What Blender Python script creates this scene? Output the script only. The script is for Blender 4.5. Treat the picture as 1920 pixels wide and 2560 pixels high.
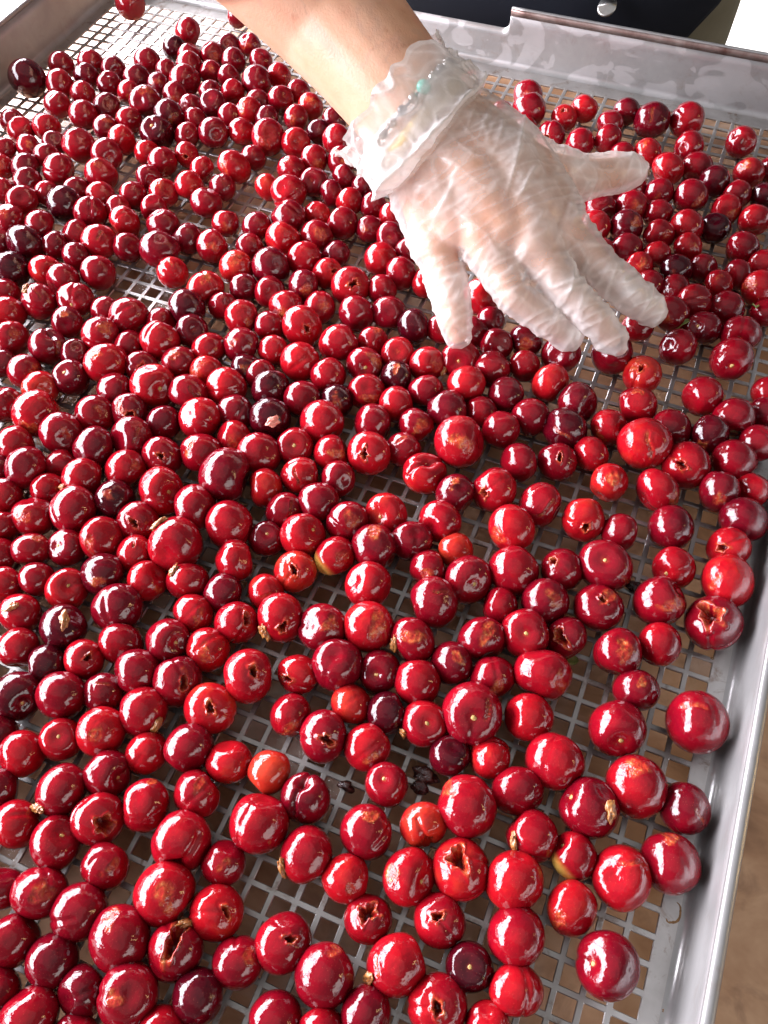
import bpy, bmesh, math, random
import numpy as np
from mathutils import Matrix, Vector, noise

S = 0.0115                      # one mesh pitch of the tray in metres; layout below is in pitches
sc = bpy.context.scene
for o in list(bpy.data.objects): bpy.data.objects.remove(o)
COL = sc.collection

# ---------------------------------------------------------------- camera
RM = Matrix([[0.925838, -0.307147, 0.220192], [0.377237, 0.786128, -0.489587], [-0.022724, 0.536343, 0.843694]])
CAM = Vector([-7.3837, -18.5113, 35.1792]) * S
cd = bpy.data.cameras.new('camera'); cam = bpy.data.objects.new('camera', cd); COL.objects.link(cam)
cam.matrix_world = Matrix.Translation(CAM) @ RM.to_4x4()
cd.sensor_fit = 'VERTICAL'; cd.sensor_height = 36; cd.sensor_width = 27
cd.lens = 36 * 2088.42 / 2560
cd.clip_start = 0.01; cd.clip_end = 60
sc.camera = cam

# ---------------------------------------------------------------- light: shaded stall, open along its left side
w = bpy.data.worlds.new('World'); sc.world = w; w.use_nodes = True
bg = w.node_tree.nodes['Background']; bg.inputs[0].default_value = (0.92, 0.93, 1.0, 1); bg.inputs[1].default_value = 0.18
def area(name, loc, target, sx, sy, power, color):
    d = bpy.data.lights.new(name, 'AREA'); d.shape = 'RECTANGLE'; d.size = sx; d.size_y = sy
    d.energy = power; d.color = color
    o = bpy.data.objects.new(name, d); COL.objects.link(o)
    o.location = loc
    z = (Vector(loc) - Vector(target)).normalized()
    x = Vector((0, 0, 1)).cross(z).normalized(); y = z.cross(x)
    o.matrix_world = Matrix.Translation(loc) @ Matrix((x, y, z)).transposed().to_4x4()
    return o
DAY = (0.92, 0.90, 1.0)
for y0, y1 in ((-2.35, -1.02), (-0.94, 0.40), (0.48, 2.5)):      # open bays between the stall's posts
    area('open_bay_light', (-1.95, (y0 + y1) / 2, 0.70), (-0.3, (y0 + y1) / 2, 0.16), y1 - y0, 1.16, 108 * (y1 - y0), DAY)
area('sun_gap_light', (1.75, 0.55, 0.62), (-0.3, 0.15, 0.0), 0.028, 0.95, 4.2, (1.0, 0.66, 0.30))
area('right_opening_light', (2.0, -1.0, 0.75), (-0.1, 0.0, 0.0), 2.0, 0.9, 27, (1.0, 0.96, 0.94))
area('canopy_glow', (-0.25, -0.35, 1.9), (-0.25, -0.349, 0), 3.0, 2.4, 7, (1.0, 0.98, 0.96))
def spot(name, loc, target, power, half, color):
    d = bpy.data.lights.new(name, 'SPOT'); d.energy = power; d.spot_size = math.radians(2 * half); d.spot_blend = 0.15; d.shadow_soft_size = 0.05; d.color = color
    o = bpy.data.objects.new(name, d); COL.objects.link(o)
    o.matrix_world = Matrix.Translation(loc) @ (Vector(loc) - Vector(target)).to_track_quat('Z', 'Y').to_matrix().to_4x4()
spot('yard_sun', (-2.6, 2.3, 3.2), (-2.5, 2.1, -0.8), 1500, 17, (1.0, 0.96, 0.88))     # sunlit yard beyond the stall
spot('yard_sun', (0.1, 3.0, 3.2), (0.1, 2.5, -0.8), 1300, 15, (1.0, 0.97, 0.92))
vs = sc.view_settings
vs.view_transform = 'Standard'; vs.look = 'None'; vs.gamma = 1; vs.exposure = -0.12; vs.use_curve_mapping = False
sc.render.engine = 'CYCLES'
sc.cycles.use_denoising = True
sc.cycles.max_bounces = 7; sc.cycles.transparent_max_bounces = 16
sc.cycles.sample_clamp_indirect = 6

# ---------------------------------------------------------------- helpers
def meshobj(name, verts, faces, mat, parent=None, smooth=True, loc=(0, 0, 0)):
    """verts in pitches, world frame; object origin at loc (pitches)"""
    me = bpy.data.meshes.new(name)
    v = (np.asarray(verts, float) - np.asarray(loc, float)) * S
    me.from_pydata(v.tolist(), [], [tuple(f) for f in faces]); 
    if smooth: me.shade_smooth()
    me.materials.append(mat)
    o = bpy.data.objects.new(name, me); COL.objects.link(o)
    place(o, loc, parent)
    return o
def place(o, loc, parent):
    p = Vector(loc) * S
    if parent is not None:
        o.parent = parent; p = p - wloc(parent)
    o.location = p
def wloc(o):
    p = Vector(o.location)
    while o.parent is not None:
        o = o.parent; p += Vector(o.location)
    return p
def empty(name, loc):
    o = bpy.data.objects.new(name, None); COL.objects.link(o); o.location = Vector(loc) * S
    o.empty_display_size = 0.02
    return o
def tag(o, label=None, cat=None, group=None, kind=None):
    if label: o['label'] = label
    if cat: o['category'] = cat
    if group: o['group'] = group
    if kind: o['kind'] = kind
    return o
def fast_mesh(name, v, tris, mat, smooth=True):
    me = bpy.data.meshes.new(name)
    nv, nf = len(v), len(tris)
    me.vertices.add(nv); me.vertices.foreach_set('co', np.ascontiguousarray(v, dtype=np.float32).ravel())
    me.loops.add(nf * 3); me.loops.foreach_set('vertex_index', np.ascontiguousarray(tris, dtype=np.int32).ravel())
    me.polygons.add(nf)
    me.polygons.foreach_set('loop_start', np.arange(0, nf * 3, 3, dtype=np.int32))
    me.update(calc_edges=True); me.validate()
    if smooth: me.shade_smooth()
    me.materials.append(mat)
    return me

# ---------------------------------------------------------------- node helpers
def newmat(name):
    m = bpy.data.materials.new(name); m.use_nodes = True
    nt = m.node_tree; return m, nt, nt.nodes['Principled BSDF']
def N(nt, typ, **kw):
    n = nt.nodes.new(typ)
    for k, v in kw.items():
        if k == 'inp':
            for kk, vv in v.items(): n.inputs[kk].default_value = vv
        else: setattr(n, k, v)
    return n
def ramp(nt, fac, stops, interp='LINEAR'):
    r = N(nt, 'ShaderNodeValToRGB'); cr = r.color_ramp; cr.interpolation = interp
    while len(cr.elements) < len(stops): cr.elements.new(0.5)
    for e, (p, c) in zip(cr.elements, stops):
        e.position = p; e.color = (*c, 1) if len(c) == 3 else c
    nt.links.new(fac, r.inputs[0]); return r.outputs[0]
def mix(nt, fac, a, b, mode='MIX'):
    m = N(nt, 'ShaderNodeMix', data_type='RGBA', blend_type=mode)
    for sock, val in ((m.inputs[0], fac), (m.inputs[6], a), (m.inputs[7], b)):
        if isinstance(val, (int, float)): sock.default_value = val
        elif isinstance(val, tuple): sock.default_value = (*val, 1) if len(val) == 3 else val
        else: nt.links.new(val, sock)
    return m.outputs[2]
def math_(nt, op, a, b=None, clamp=False):
    m = N(nt, 'ShaderNodeMath', operation=op); m.use_clamp = clamp
    for sock, val in ((m.inputs[0], a), (m.inputs[1], b)):
        if val is None: continue
        if isinstance(val, (int, float)): sock.default_value = val
        else: nt.links.new(val, sock)
    return m.outputs[0]
def noise_t(nt, vec, scale, detail=3, rough=0.5, dist=0.0):
    n = N(nt, 'ShaderNodeTexNoise', inp={'Scale': scale, 'Detail': detail, 'Roughness': rough, 'Distortion': dist})
    if vec is not None: nt.links.new(vec, n.inputs['Vector'])
    return n.outputs[0]
def pos(nt): return N(nt, 'ShaderNodeNewGeometry').outputs['Position']
def mapping(nt, vec, scale=(1, 1, 1), rot=(0, 0, 0)):
    m = N(nt, 'ShaderNodeMapping'); m.inputs['Scale'].default_value = scale; m.inputs['Rotation'].default_value = rot
    nt.links.new(vec, m.inputs['Vector']); return m.outputs[0]
def bump(nt, bs, height, strength, dist):
    b = N(nt, 'ShaderNodeBump', inp={'Strength': strength, 'Distance': dist})
    nt.links.new(height, b.inputs['Height']); nt.links.new(b.outputs[0], bs.inputs['Normal']); return b

# ---------------------------------------------------------------- materials
def mat_cherry():
    m, nt, bs = newmat('cherry_skin'); lk = nt.links.new
    at = N(nt, 'ShaderNodeAttribute', attribute_name='cherry'); sep = N(nt, 'ShaderNodeSeparateColor'); lk(at.outputs['Color'], sep.inputs[0])
    tone, flesh, blush = sep.outputs
    p = pos(nt)
    n1 = noise_t(nt, p, 120, 3, 0.55); n2 = noise_t(nt, p, 420, 3, 0.6)
    t2 = math_(nt, 'ADD', tone, math_(nt, 'MULTIPLY', math_(nt, 'SUBTRACT', n1, 0.5), 0.34), True)
    skin = ramp(nt, t2, [(0.0, (0.016, 0.0015, 0.004)), (0.25, (0.046, 0.0012, 0.0045)), (0.45, (0.115, 0.0016, 0.007)),
                         (0.65, (0.205, 0.0022, 0.008)), (0.85, (0.335, 0.0045, 0.009)), (1.0, (0.47, 0.035, 0.016))])
    vo = N(nt, 'ShaderNodeTexVoronoi', inp={'Scale': 900.0}); lk(p, vo.inputs['Vector'])
    sp = math_(nt, 'LESS_THAN', vo.outputs['Distance'], 0.12)
    skin = mix(nt, math_(nt, 'MULTIPLY', sp, 0.22), skin, (0.75, 0.16, 0.10))
    skin = mix(nt, blush, skin, (0.72, 0.50, 0.10))
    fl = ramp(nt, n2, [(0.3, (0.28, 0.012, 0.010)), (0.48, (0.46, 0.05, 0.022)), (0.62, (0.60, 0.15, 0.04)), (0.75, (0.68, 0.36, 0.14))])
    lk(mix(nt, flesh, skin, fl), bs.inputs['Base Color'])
    lk(math_(nt, 'ADD', math_(nt, 'MULTIPLY', n2, 0.08), 0.035), bs.inputs['Roughness'])
    bs.inputs['IOR'].default_value = 1.45
    bs.inputs['Coat Weight'].default_value = 0.3; bs.inputs['Coat Roughness'].default_value = 0.02; bs.inputs['Coat IOR'].default_value = 1.35
    n3 = noise_t(nt, p, 230, 1.5, 0.4, 0.6); n4 = noise_t(nt, p, 45, 1)
    wr = math_(nt, 'MULTIPLY', n3, ramp(nt, n4, [(0.45, (0.1, 0.1, 0.1)), (0.62, (0.9, 0.9, 0.9))]))
    h = math_(nt, 'ADD', math_(nt, 'MULTIPLY', n2, math_(nt, 'ADD', math_(nt, 'MULTIPLY', flesh, 1.6), 0.16)), math_(nt, 'ADD', math_(nt, 'MULTIPLY', n1, 0.6), math_(nt, 'MULTIPLY', wr, 0.55)))
    b = bump(nt, bs, h, 0.6, 0.0013)
    lk(b.outputs[0], bs.inputs['Coat Normal'])
    return m
def mat_simple(name, c0, c1, scale, rough=0.4, bumpd=0.0, bs_kw=None, r1=None):
    m, nt, bs = newmat(name); n = noise_t(nt, pos(nt), scale, 4, 0.6)
    nt.links.new(ramp(nt, n, [(0.3, c0), (0.7, c1)]), bs.inputs['Base Color'])
    bs.inputs['Roughness'].default_value = rough
    if bumpd: bump(nt, bs, n, 0.6, bumpd)
    for k, v in (bs_kw or {}).items(): bs.inputs[k].default_value = v
    return m
def mat_steel(name, stains, clean=False):
    m, nt, bs = newmat(name); lk = nt.links.new; p = pos(nt)
    bs.inputs['Metallic'].default_value = 0.62 if clean else 0.93
    br = noise_t(nt, mapping(nt, p, (14, 500, 260) if stains else (500, 14, 260)), 1.0, 3)
    sm = noise_t(nt, p, 34, 5, 0.6, 0.4)
    base = ramp(nt, sm, [(0.35, (0.32, 0.315, 0.305)), (0.7, (0.40, 0.395, 0.385))] if clean else [(0.35, (0.42, 0.405, 0.385)), (0.7, (0.58, 0.57, 0.55))])
    rough = math_(nt, 'ADD', math_(nt, 'MULTIPLY', br, 0.16), 0.24 if clean else 0.34)
    if stains:                                   # dried water film in hard-edged patches
        q = mapping(nt, p, (1, 1, 1.25))
        a = ramp(nt, noise_t(nt, q, 21, 2.2, 0.45, 0.9), [(0.50, (0, 0, 0)), (0.512, (1, 1, 1))])
        b = ramp(nt, noise_t(nt, q, 47, 2.5, 0.5, 0.6), [(0.60, (0, 0, 0)), (0.615, (1, 1, 1))])
        k = mix(nt, 1.0, a, b, 'LIGHTEN')
        base = mix(nt, math_(nt, 'MULTIPLY', k, 0.55), base, (0.475, 0.46, 0.455))
        rough = math_(nt, 'ADD', rough, math_(nt, 'MULTIPLY', k, 0.10))
    # brown juice residue
    g = ramp(nt, noise_t(nt, p, 75, 5, 0.7, 0.5), [(0.54, (0, 0, 0)), (0.70, (0.85, 0.85, 0.85))])
    g = math_(nt, 'MULTIPLY', g, 0.25 if clean else 1.0)
    lk(mix(nt, g, base, (0.22, 0.14, 0.09)), bs.inputs['Base Color'])
    lk(math_(nt, 'ADD', rough, math_(nt, 'MULTIPLY', g, 0.15)), bs.inputs['Roughness'])
    bump(nt, bs, br, 0.12, 0.0003)
    return m
def mat_table():
    m, nt, bs = newmat('marbled_vinyl'); lk = nt.links.new; p = pos(nt)
    a = noise_t(nt, mapping(nt, p, (1, 1.6, 1), (0, 0, 0.6)), 12, 5, 0.58, 0.45)
    b = noise_t(nt, p, 60, 4, 0.6, 0.5)
    c = ramp(nt, a, [(0.28, (0.22, 0.11, 0.058)), (0.45, (0.50, 0.28, 0.155)), (0.57, (0.66, 0.41, 0.25)), (0.72, (0.74, 0.55, 0.40))])
    c = mix(nt, ramp(nt, b, [(0.55, (0, 0, 0)), (0.75, (0.45, 0.45, 0.45))]), c, (0.22, 0.11, 0.065))
    lk(c, bs.inputs['Base Color']); lk(math_(nt, 'ADD', math_(nt, 'MULTIPLY', b, 0.14), 0.16), bs.inputs['Roughness'])
    bump(nt, bs, noise_t(nt, p, 90, 2), 0.10, 0.001)
    return m
def mat_skin():
    m, nt, bs = newmat('skin'); lk = nt.links.new; p = pos(nt)
    a = noise_t(nt, p, 26, 4, 0.6); b = noise_t(nt, p, 700, 3, 0.6)
    c = ramp(nt, a, [(0.3, (0.50, 0.255, 0.150)), (0.5, (0.58, 0.32, 0.20)), (0.7, (0.63, 0.37, 0.25))])
    c = mix(nt, 0.15, c, (0.74, 0.44, 0.28)); c = mix(nt, ramp(nt, noise_t(nt, mapping(nt, p, (1, 1, 1)), 14, 3, 0.5, 1.5), [(0.47, (0, 0, 0)), (0.5, (0.22, 0.22, 0.22)), (0.53, (0, 0, 0))]), c, (0.36, 0.24, 0.20)); c = mix(nt, ramp(nt, noise_t(nt, p, 60, 3), [(0.5, (0, 0, 0)), (0.75, (0.3, 0.3, 0.3))]), c, (0.60, 0.22, 0.14)); c = mix(nt, ramp(nt, noise_t(nt, p, 150, 3), [(0.64, (0, 0, 0)), (0.74, (0.35, 0.35, 0.35))]), c, (0.40, 0.16, 0.08))
    lk(c, bs.inputs['Base Color']); bs.inputs['Roughness'].default_value = 0.42
    bs.inputs['Subsurface Weight'].default_value = 0.18; bs.inputs['Subsurface Radius'].default_value = (1, .35, .2); bs.inputs['Subsurface Scale'].default_value = 0.006
    bump(nt, bs, b, 0.35, 0.0006)
    return m
def mat_glove():
    m, nt, bs = newmat('thin_plastic_glove'); lk = nt.links.new; p = pos(nt)
    at = N(nt, 'ShaderNodeAttribute', attribute_name='fold')
    n1 = noise_t(nt, p, 55, 4, 0.6, 0.8); n2 = noise_t(nt, p, 260, 3, 0.6, 0.6)
    bs.inputs['Base Color'].default_value = (0.80, 0.765, 0.725, 1)
    bs.inputs['Roughness'].default_value = 0.30
    bs.inputs['Coat Weight'].default_value = 0.5; bs.inputs['Coat Roughness'].default_value = 0.12
    bs.inputs['Subsurface Weight'].default_value = 0.0
    bump(nt, bs, math_(nt, 'ADD', n1, math_(nt, 'MULTIPLY', n2, 0.4)), 0.45, 0.0014)
    tr = N(nt, 'ShaderNodeBsdfTransparent', inp={'Color': (0.97, 0.95, 0.93, 1)})
    tl = N(nt, 'ShaderNodeBsdfTranslucent', inp={'Color': (0.80, 0.76, 0.74, 1)})
    body = N(nt, 'ShaderNodeMixShader', inp={0: 0.25}); lk(bs.outputs[0], body.inputs[1]); lk(tl.outputs[0], body.inputs[2])
    lw = N(nt, 'ShaderNodeLayerWeight', inp={'Blend': 0.35})
    f = math_(nt, 'ADD', math_(nt, 'MULTIPLY', n1, 0.5), math_(nt, 'MULTIPLY', at.outputs['Fac'], 0.55))
    f = math_(nt, 'ADD', f, math_(nt, 'MULTIPLY', lw.outputs['Facing'], 0.40))
    f = math_(nt, 'ADD', f, 0.09, True); f = math_(nt, 'MINIMUM', f, 0.95)
    out = N(nt, 'ShaderNodeMixShader'); lk(f, out.inputs[0]); lk(tr.outputs[0], out.inputs[1]); lk(body.outputs[0], out.inputs[2])
    lk(out.outputs[0], nt.nodes['Material Output'].inputs['Surface'])
    return m
def mat_cloth(name, c0, c1):
    m, nt, bs = newmat(name); lk = nt.links.new; p = pos(nt)
    wv = N(nt, 'ShaderNodeTexWave', inp={'Scale': 700.0, 'Distortion': 1.0}); lk(p, wv.inputs['Vector'])
    a = noise_t(nt, p, 12, 4, 0.6)
    lk(ramp(nt, a, [(0.3, c0), (0.7, c1)]), bs.inputs['Base Color'])
    bs.inputs['Roughness'].default_value = 0.9; bs.inputs['Specular IOR Level'].default_value = 0.15
    bump(nt, bs, math_(nt, 'ADD', wv.outputs[1], math_(nt, 'MULTIPLY', a, 4)), 0.3, 0.001)
    return m
M_cherry = mat_cherry()
M_grid = mat_steel('stainless_grid', False); M_back = mat_steel('stained_stainless', True, True); M_wall = mat_steel('stainless_wall', False, True)
M_table = mat_table(); M_skin = mat_skin(); M_glove = mat_glove()
M_navy = mat_cloth('navy_cloth', (0.0025, 0.0035, 0.0065), (0.005, 0.0065, 0.011))
M_olive = mat_cloth('olive_cloth', (0.075, 0.068, 0.045), (0.11, 0.10, 0.07))
M_pulp = mat_simple('tan_pulp', (0.26, 0.075, 0.018), (0.44, 0.21, 0.06), 420, 0.3, 0.0012, {'Coat Weight': 0.4, 'Subsurface Weight': 0.15, 'Subsurface Scale': 0.003})
M_pink = mat_simple('pink_pulp', (0.62, 0.14, 0.11), (0.75, 0.30, 0.22), 420, 0.3, 0.0012, {'Coat Weight': 0.4})
M_scar = mat_simple('stem_scar', (0.35, 0.20, 0.06), (0.62, 0.42, 0.14), 900, 0.5, 0.0005)
M_leaf = mat_simple('leaf_scrap', (0.12, 0.16, 0.035), (0.28, 0.30, 0.08), 250, 0.4, 0.0005)
M_crumb = mat_simple('dark_pulp', (0.020, 0.006, 0.006), (0.075, 0.022, 0.014), 350, 0.25, 0.002, {'Coat Weight': 0.5})
M_ground = mat_simple('pale_concrete', (0.62, 0.60, 0.55), (0.74, 0.72, 0.68), 6, 0.8)
M_silver = mat_simple('silver', (0.42, 0.42, 0.40), (0.55, 0.55, 0.52), 200, 0.3, 0, {'Metallic': 1.0})
M_brass = mat_simple('yellow_band', (0.62, 0.42, 0.12), (0.74, 0.55, 0.2), 90, 0.4)
M_turq = mat_simple('turquoise', (0.05, 0.42, 0.34), (0.14, 0.55, 0.44), 300, 0.3)
M_bead = mat_simple('dark_bead', (0.05, 0.055, 0.06), (0.16, 0.16, 0.16), 300, 0.25)
M_hem = mat_simple('stained_hem', (0.16, 0.085, 0.07), (0.40, 0.33, 0.30), 60, 0.4, 0.0004, {'Metallic': 0.7})

# ---------------------------------------------------------------- setting: ground, table
YB, XL, YF = 40.58, -56.0, -26.0          # hole field: back edge, left edge, front edge
def box(x0, x1, y0, y1, z0, z1):
    v = [(x, y, z) for z in (z0, z1) for y in (y0, y1) for x in (x0, x1)]
    f = [(0, 2, 3, 1), (4, 5, 7, 6), (0, 1, 5, 4), (2, 6, 7, 3), (0, 4, 6, 2), (1, 3, 7, 5)]
    return v, f
ZT = -1.95
v = [(-600, -400, -70), (600, -400, -70), (600, 800, -70), (-600, 800, -70)]
tag(meshobj('ground', v, [(0, 1, 2, 3)], M_ground, smooth=False), kind='structure')
def rounded_slab(x0, x1, y0, y1, z0, z1, r, seg=5):
    bm = bmesh.new(); vv, ff = box(x0, x1, y0, y1, z0, z1)
    b = [bm.verts.new(q) for q in vv]; [bm.faces.new([b[i] for i in q]) for q in ff]
    bmesh.ops.bevel(bm, geom=list(bm.edges), offset=r, segments=seg, affect='EDGES', profile=0.5)
    out = [tuple(q.co) for q in bm.verts]; bm.verts.index_update(); of = [[q.index for q in fc.verts] for fc in bm.faces]; bm.free()
    return out, of
v, f = rounded_slab(-61.5, 45, -60, 47.0, ZT - 3, ZT, 0.4)
tag(meshobj('table_top', v, f, M_table), kind='structure')

# ---------------------------------------------------------------- tray
tray = tag(empty('steel_tray', (-28, 8, ZT)), 'stainless steel tray with square perforated base, filled with pitted cherries', 'tray')
BW, TH = 0.24, 0.14
NX, NY = 56, 67
px = (0 - XL) / NX                       # column pitch (right hole edge at x=0)
py = YB / 41.0
xe = [(XL + i * px + (BW * 0.0 if i == 0 else 0)) for i in range(NX + 1)]
def holes_axis(start, pitch, n):         # hole intervals
    return [(start + i * pitch + (0 if i == 0 else BW / 2), start + (i + 1) * pitch - (0 if i == n - 1 else BW / 2)) for i in range(n)]
hx = holes_axis(XL, px, NX); hy = holes_axis(YB - NY * py, py, NY)
YF0 = YB - NY * py
bxl, bxr, byf, byb = XL - 0.8, 0.72, YF0 - 1.0, YB + 1.15
cx = [bxl] + [q for h in hx for q in h] + [bxr]
cy = [byf] + [q for h in hy for q in h] + [byb]
gv = []; gf = []; nxc, nyc = len(cx), len(cy)
rnd = random.Random(3)
for zz in (0.0, -TH):
    for yv in cy:
        for xv in cx: gv.append((xv, yv, zz))
def gi(i, j, l): return l * nxc * nyc + j * nxc + i
for j in range(nyc - 1):
    for i in range(nxc - 1):
        hole = (i % 2 == 1) and (j % 2 == 1)
        if not hole:
            gf.append((gi(i, j, 0), gi(i + 1, j, 0), gi(i + 1, j + 1, 0), gi(i, j + 1, 0)))
            gf.append((gi(i, j + 1, 1), gi(i + 1, j + 1, 1), gi(i + 1, j, 1), gi(i, j, 1)))
        else:
            a = [(i, j), (i + 1, j), (i + 1, j + 1), (i, j + 1)]
            for k in range(4):
                p, q = a[k], a[(k + 1) % 4]
                gf.append((gi(*p, 0), gi(*p, 1), gi(*q, 1), gi(*q, 0))[::-1])
g = meshobj('perforated_base', gv, gf, M_grid, tray, smooth=False)
bv = g.modifiers.new('edge', 'BEVEL'); bv.width = 0.028 * S; bv.segments = 1; bv.limit_method = 'ANGLE'; bv.angle_limit = math.radians(40)

def wall_strip(name, path, mat, outward, heights, parent, thick=0.10):
    """bent sheet: cross-section along 'outward' from flat border up the wall; path = list of base points, heights = wall top per point"""
    ox, oy = outward
    rows = []
    R0 = 0.38
    for (bx, by), h in zip(path, heights):
        prof = [(0.0, 0.006)]
        for a in range(0, 91, 15):
            t = math.radians(a); prof.append((0.02 + R0 * math.sin(t), 0.006 + R0 * (1 - math.cos(t))))
        prof += [(0.02 + R0, h * 0.45), (0.02 + R0, h * 0.75), (0.02 + R0, h)]
        prof += [(0.02 + R0 + thick, h), (0.02 + R0 + thick, h * 0.5), (0.02 + R0 + thick, -0.4)]
        rows.append([(bx + ox * d, by + oy * d, z) for d, z in prof])
    m = len(rows[0]); vv = [q for r_ in rows for q in r_]
    ff = []
    for a in range(len(rows) - 1):
        for b in range(m - 1):
            ff.append((a * m + b, a * m + b + 1, (a + 1) * m + b + 1, (a + 1) * m + b))
    return meshobj(name, vv, ff, mat, parent)
def tube_path(name, pts, prof, mat, parent):
    """sweep: pts list of (origin, outward dir); prof in (d, z)"""
    rows = [[(p[0] + o[0] * d, p[1] + o[1] * d, p[2] + z) for d, z in prof] for p, o in pts]
    m = len(prof); vv = [q for r_ in rows for q in r_]
    ff = [(a * m + b, a * m + (b + 1) % m, (a + 1) * m + (b + 1) % m, (a + 1) * m + b) for a in range(len(rows) - 1) for b in range(m)]
    ff += [tuple(range(m))[::-1], tuple(range((len(rows) - 1) * m, len(rows) * m))]
    return meshobj(name, vv, ff, mat, parent)
HW = 3.95
hem = [(-0.03, -0.16), (-0.05, 0.0), (0.0, 0.09), (0.14, 0.12), (0.30, 0.10), (0.38, 0.0), (0.38, -0.55), (0.30, -0.6), (0.30, -0.10), (0.08, -0.05)]
def lin(a, b, n): return [a + (b - a) * i / (n - 1) for i in range(n)]
# right wall
ys = lin(byf, byb, 30)
rw = wall_strip('right_wall', [(bxr, y) for y in ys], M_wall, (1, 0), [HW - 0.05] * 30, tray)
tube_path('rim', [((bxr + 0.36, y, HW - 0.02 + 0.015 * math.sin(y * .4)), (1, 0)) for y in ys], hem, M_wall, rw)
lw_ = wall_strip('left_wall', [(bxl, y) for y in ys], M_wall, (-1, 0), [HW - 0.2] * 30, tray)
tube_path('rim', [((bxl - 0.36, y, HW - 0.17), (-1, 0)) for y in ys], hem, M_wall, lw_)
xs = lin(bxl, bxr, 40)
fw_ = wall_strip('front_wall', [(x, byf) for x in xs], M_wall, (0, -1), [HW - .05] * 40, tray)
tube_path('rim', [((x, byf - 0.36, HW - 0.02), (0, -1)) for x in xs], hem, M_wall, fw_)
# back wall with a cut-out hand notch
N0, N1, HN = -36.0, -23.05, 2.62
xb, hb = [], []
def addp(x, h): xb.append(x); hb.append(h)
for x in lin(bxl, N0, 14): addp(x, HW)
for a in range(0, 91, 15):
    t = math.radians(a); addp(N0 + 0.001 * a / 15, HW - (HW - HN - .5) * a / 90)
for a in range(0, 91, 18):
    t = math.radians(a); addp(N0 + 0.02 + 0.5 * (1 - math.cos(t)), HN + 0.5 * (1 - math.sin(t)))
for x in lin(N0 + 0.7, N1 - 0.7, 10): addp(x, HN)
for a in range(0, 91, 18):
    t = math.radians(a); addp(N1 - 0.52 + 0.5 * math.sin(t), HN + 0.5 * (1 - math.cos(t)))
addp(N1 - 0.005, HN + 0.7); addp(N1, HW - 0.1); addp(N1 + 0.02, HW)
for x in lin(N1 + 0.2, bxr, 20): addp(x, HW)
bw_ = wall_strip('back_wall', [(x, byb) for x in xb], M_back, (0, 1), hb, tray)
hem_b = [(-0.04, -0.36), (-0.06, 0.0), (0.0, 0.08), (0.14, 0.10), (0.30, 0.08), (0.36, 0.0), (0.36, -0.5), (0.28, -0.52), (0.26, -0.1), (0.06, -0.06)]
for xa, xz in ((N1 + 0.01, bxr), (bxl, N0)):
    tube_path('rim', [((x, byb + 0.36, HW), (0, 1)) for x in lin(xa, xz, 24)], hem_b, M_hem, bw_)
    tube_path('rim_lip', [((x, byb + 0.36, HW + 0.105), (0, 1)) for x in lin(xa, xz, 24)], [(0.0, 0.0), (0.02, 0.06), (0.14, 0.08), (0.26, 0.06), (0.3, 0.0)], M_wall, bw_)

# ---------------------------------------------------------------- cherries
ICO = {}
def ico(n):
    if n not in ICO:
        bm = bmesh.new(); bmesh.ops.create_icosphere(bm, subdivisions=n, radius=1.0)
        bm.verts.index_update(); V = np.array([q.co[:] for q in bm.verts]); F = np.array([[q.index for q in fc.verts] for fc in bm.faces]); bm.free()
        V /= np.linalg.norm(V, axis=1)[:, None]; ICO[n] = (V, F)
    return ICO[n]
def sstep(x, a, b):
    t = np.clip((x - a) / (b - a), 0, 1); return t * t * (3 - 2 * t)
def waves(V, rng, k, kmin, kmax):
    out = np.zeros(len(V))
    for _ in range(k):
        d = rng.normal(size=3); d /= np.linalg.norm(d); out += np.sin(V @ d * rng.uniform(kmin, kmax) + rng.uniform(0, 6.28))
    return out / math.sqrt(k)
TONE = {'D': 0.29, 'd': 0.50, 'r': 0.61, 'b': 0.76, 'o': 0.90, 'y': 0.76}
def frame(a, rng):
    t = rng.normal(size=3); b = np.cross(a, t); b /= np.linalg.norm(b); return b, np.cross(a, b)
def rand_rot(rng):
    q, _ = np.linalg.qr(rng.normal(size=(3, 3))); return q if np.linalg.det(q) > 0 else -q
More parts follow.
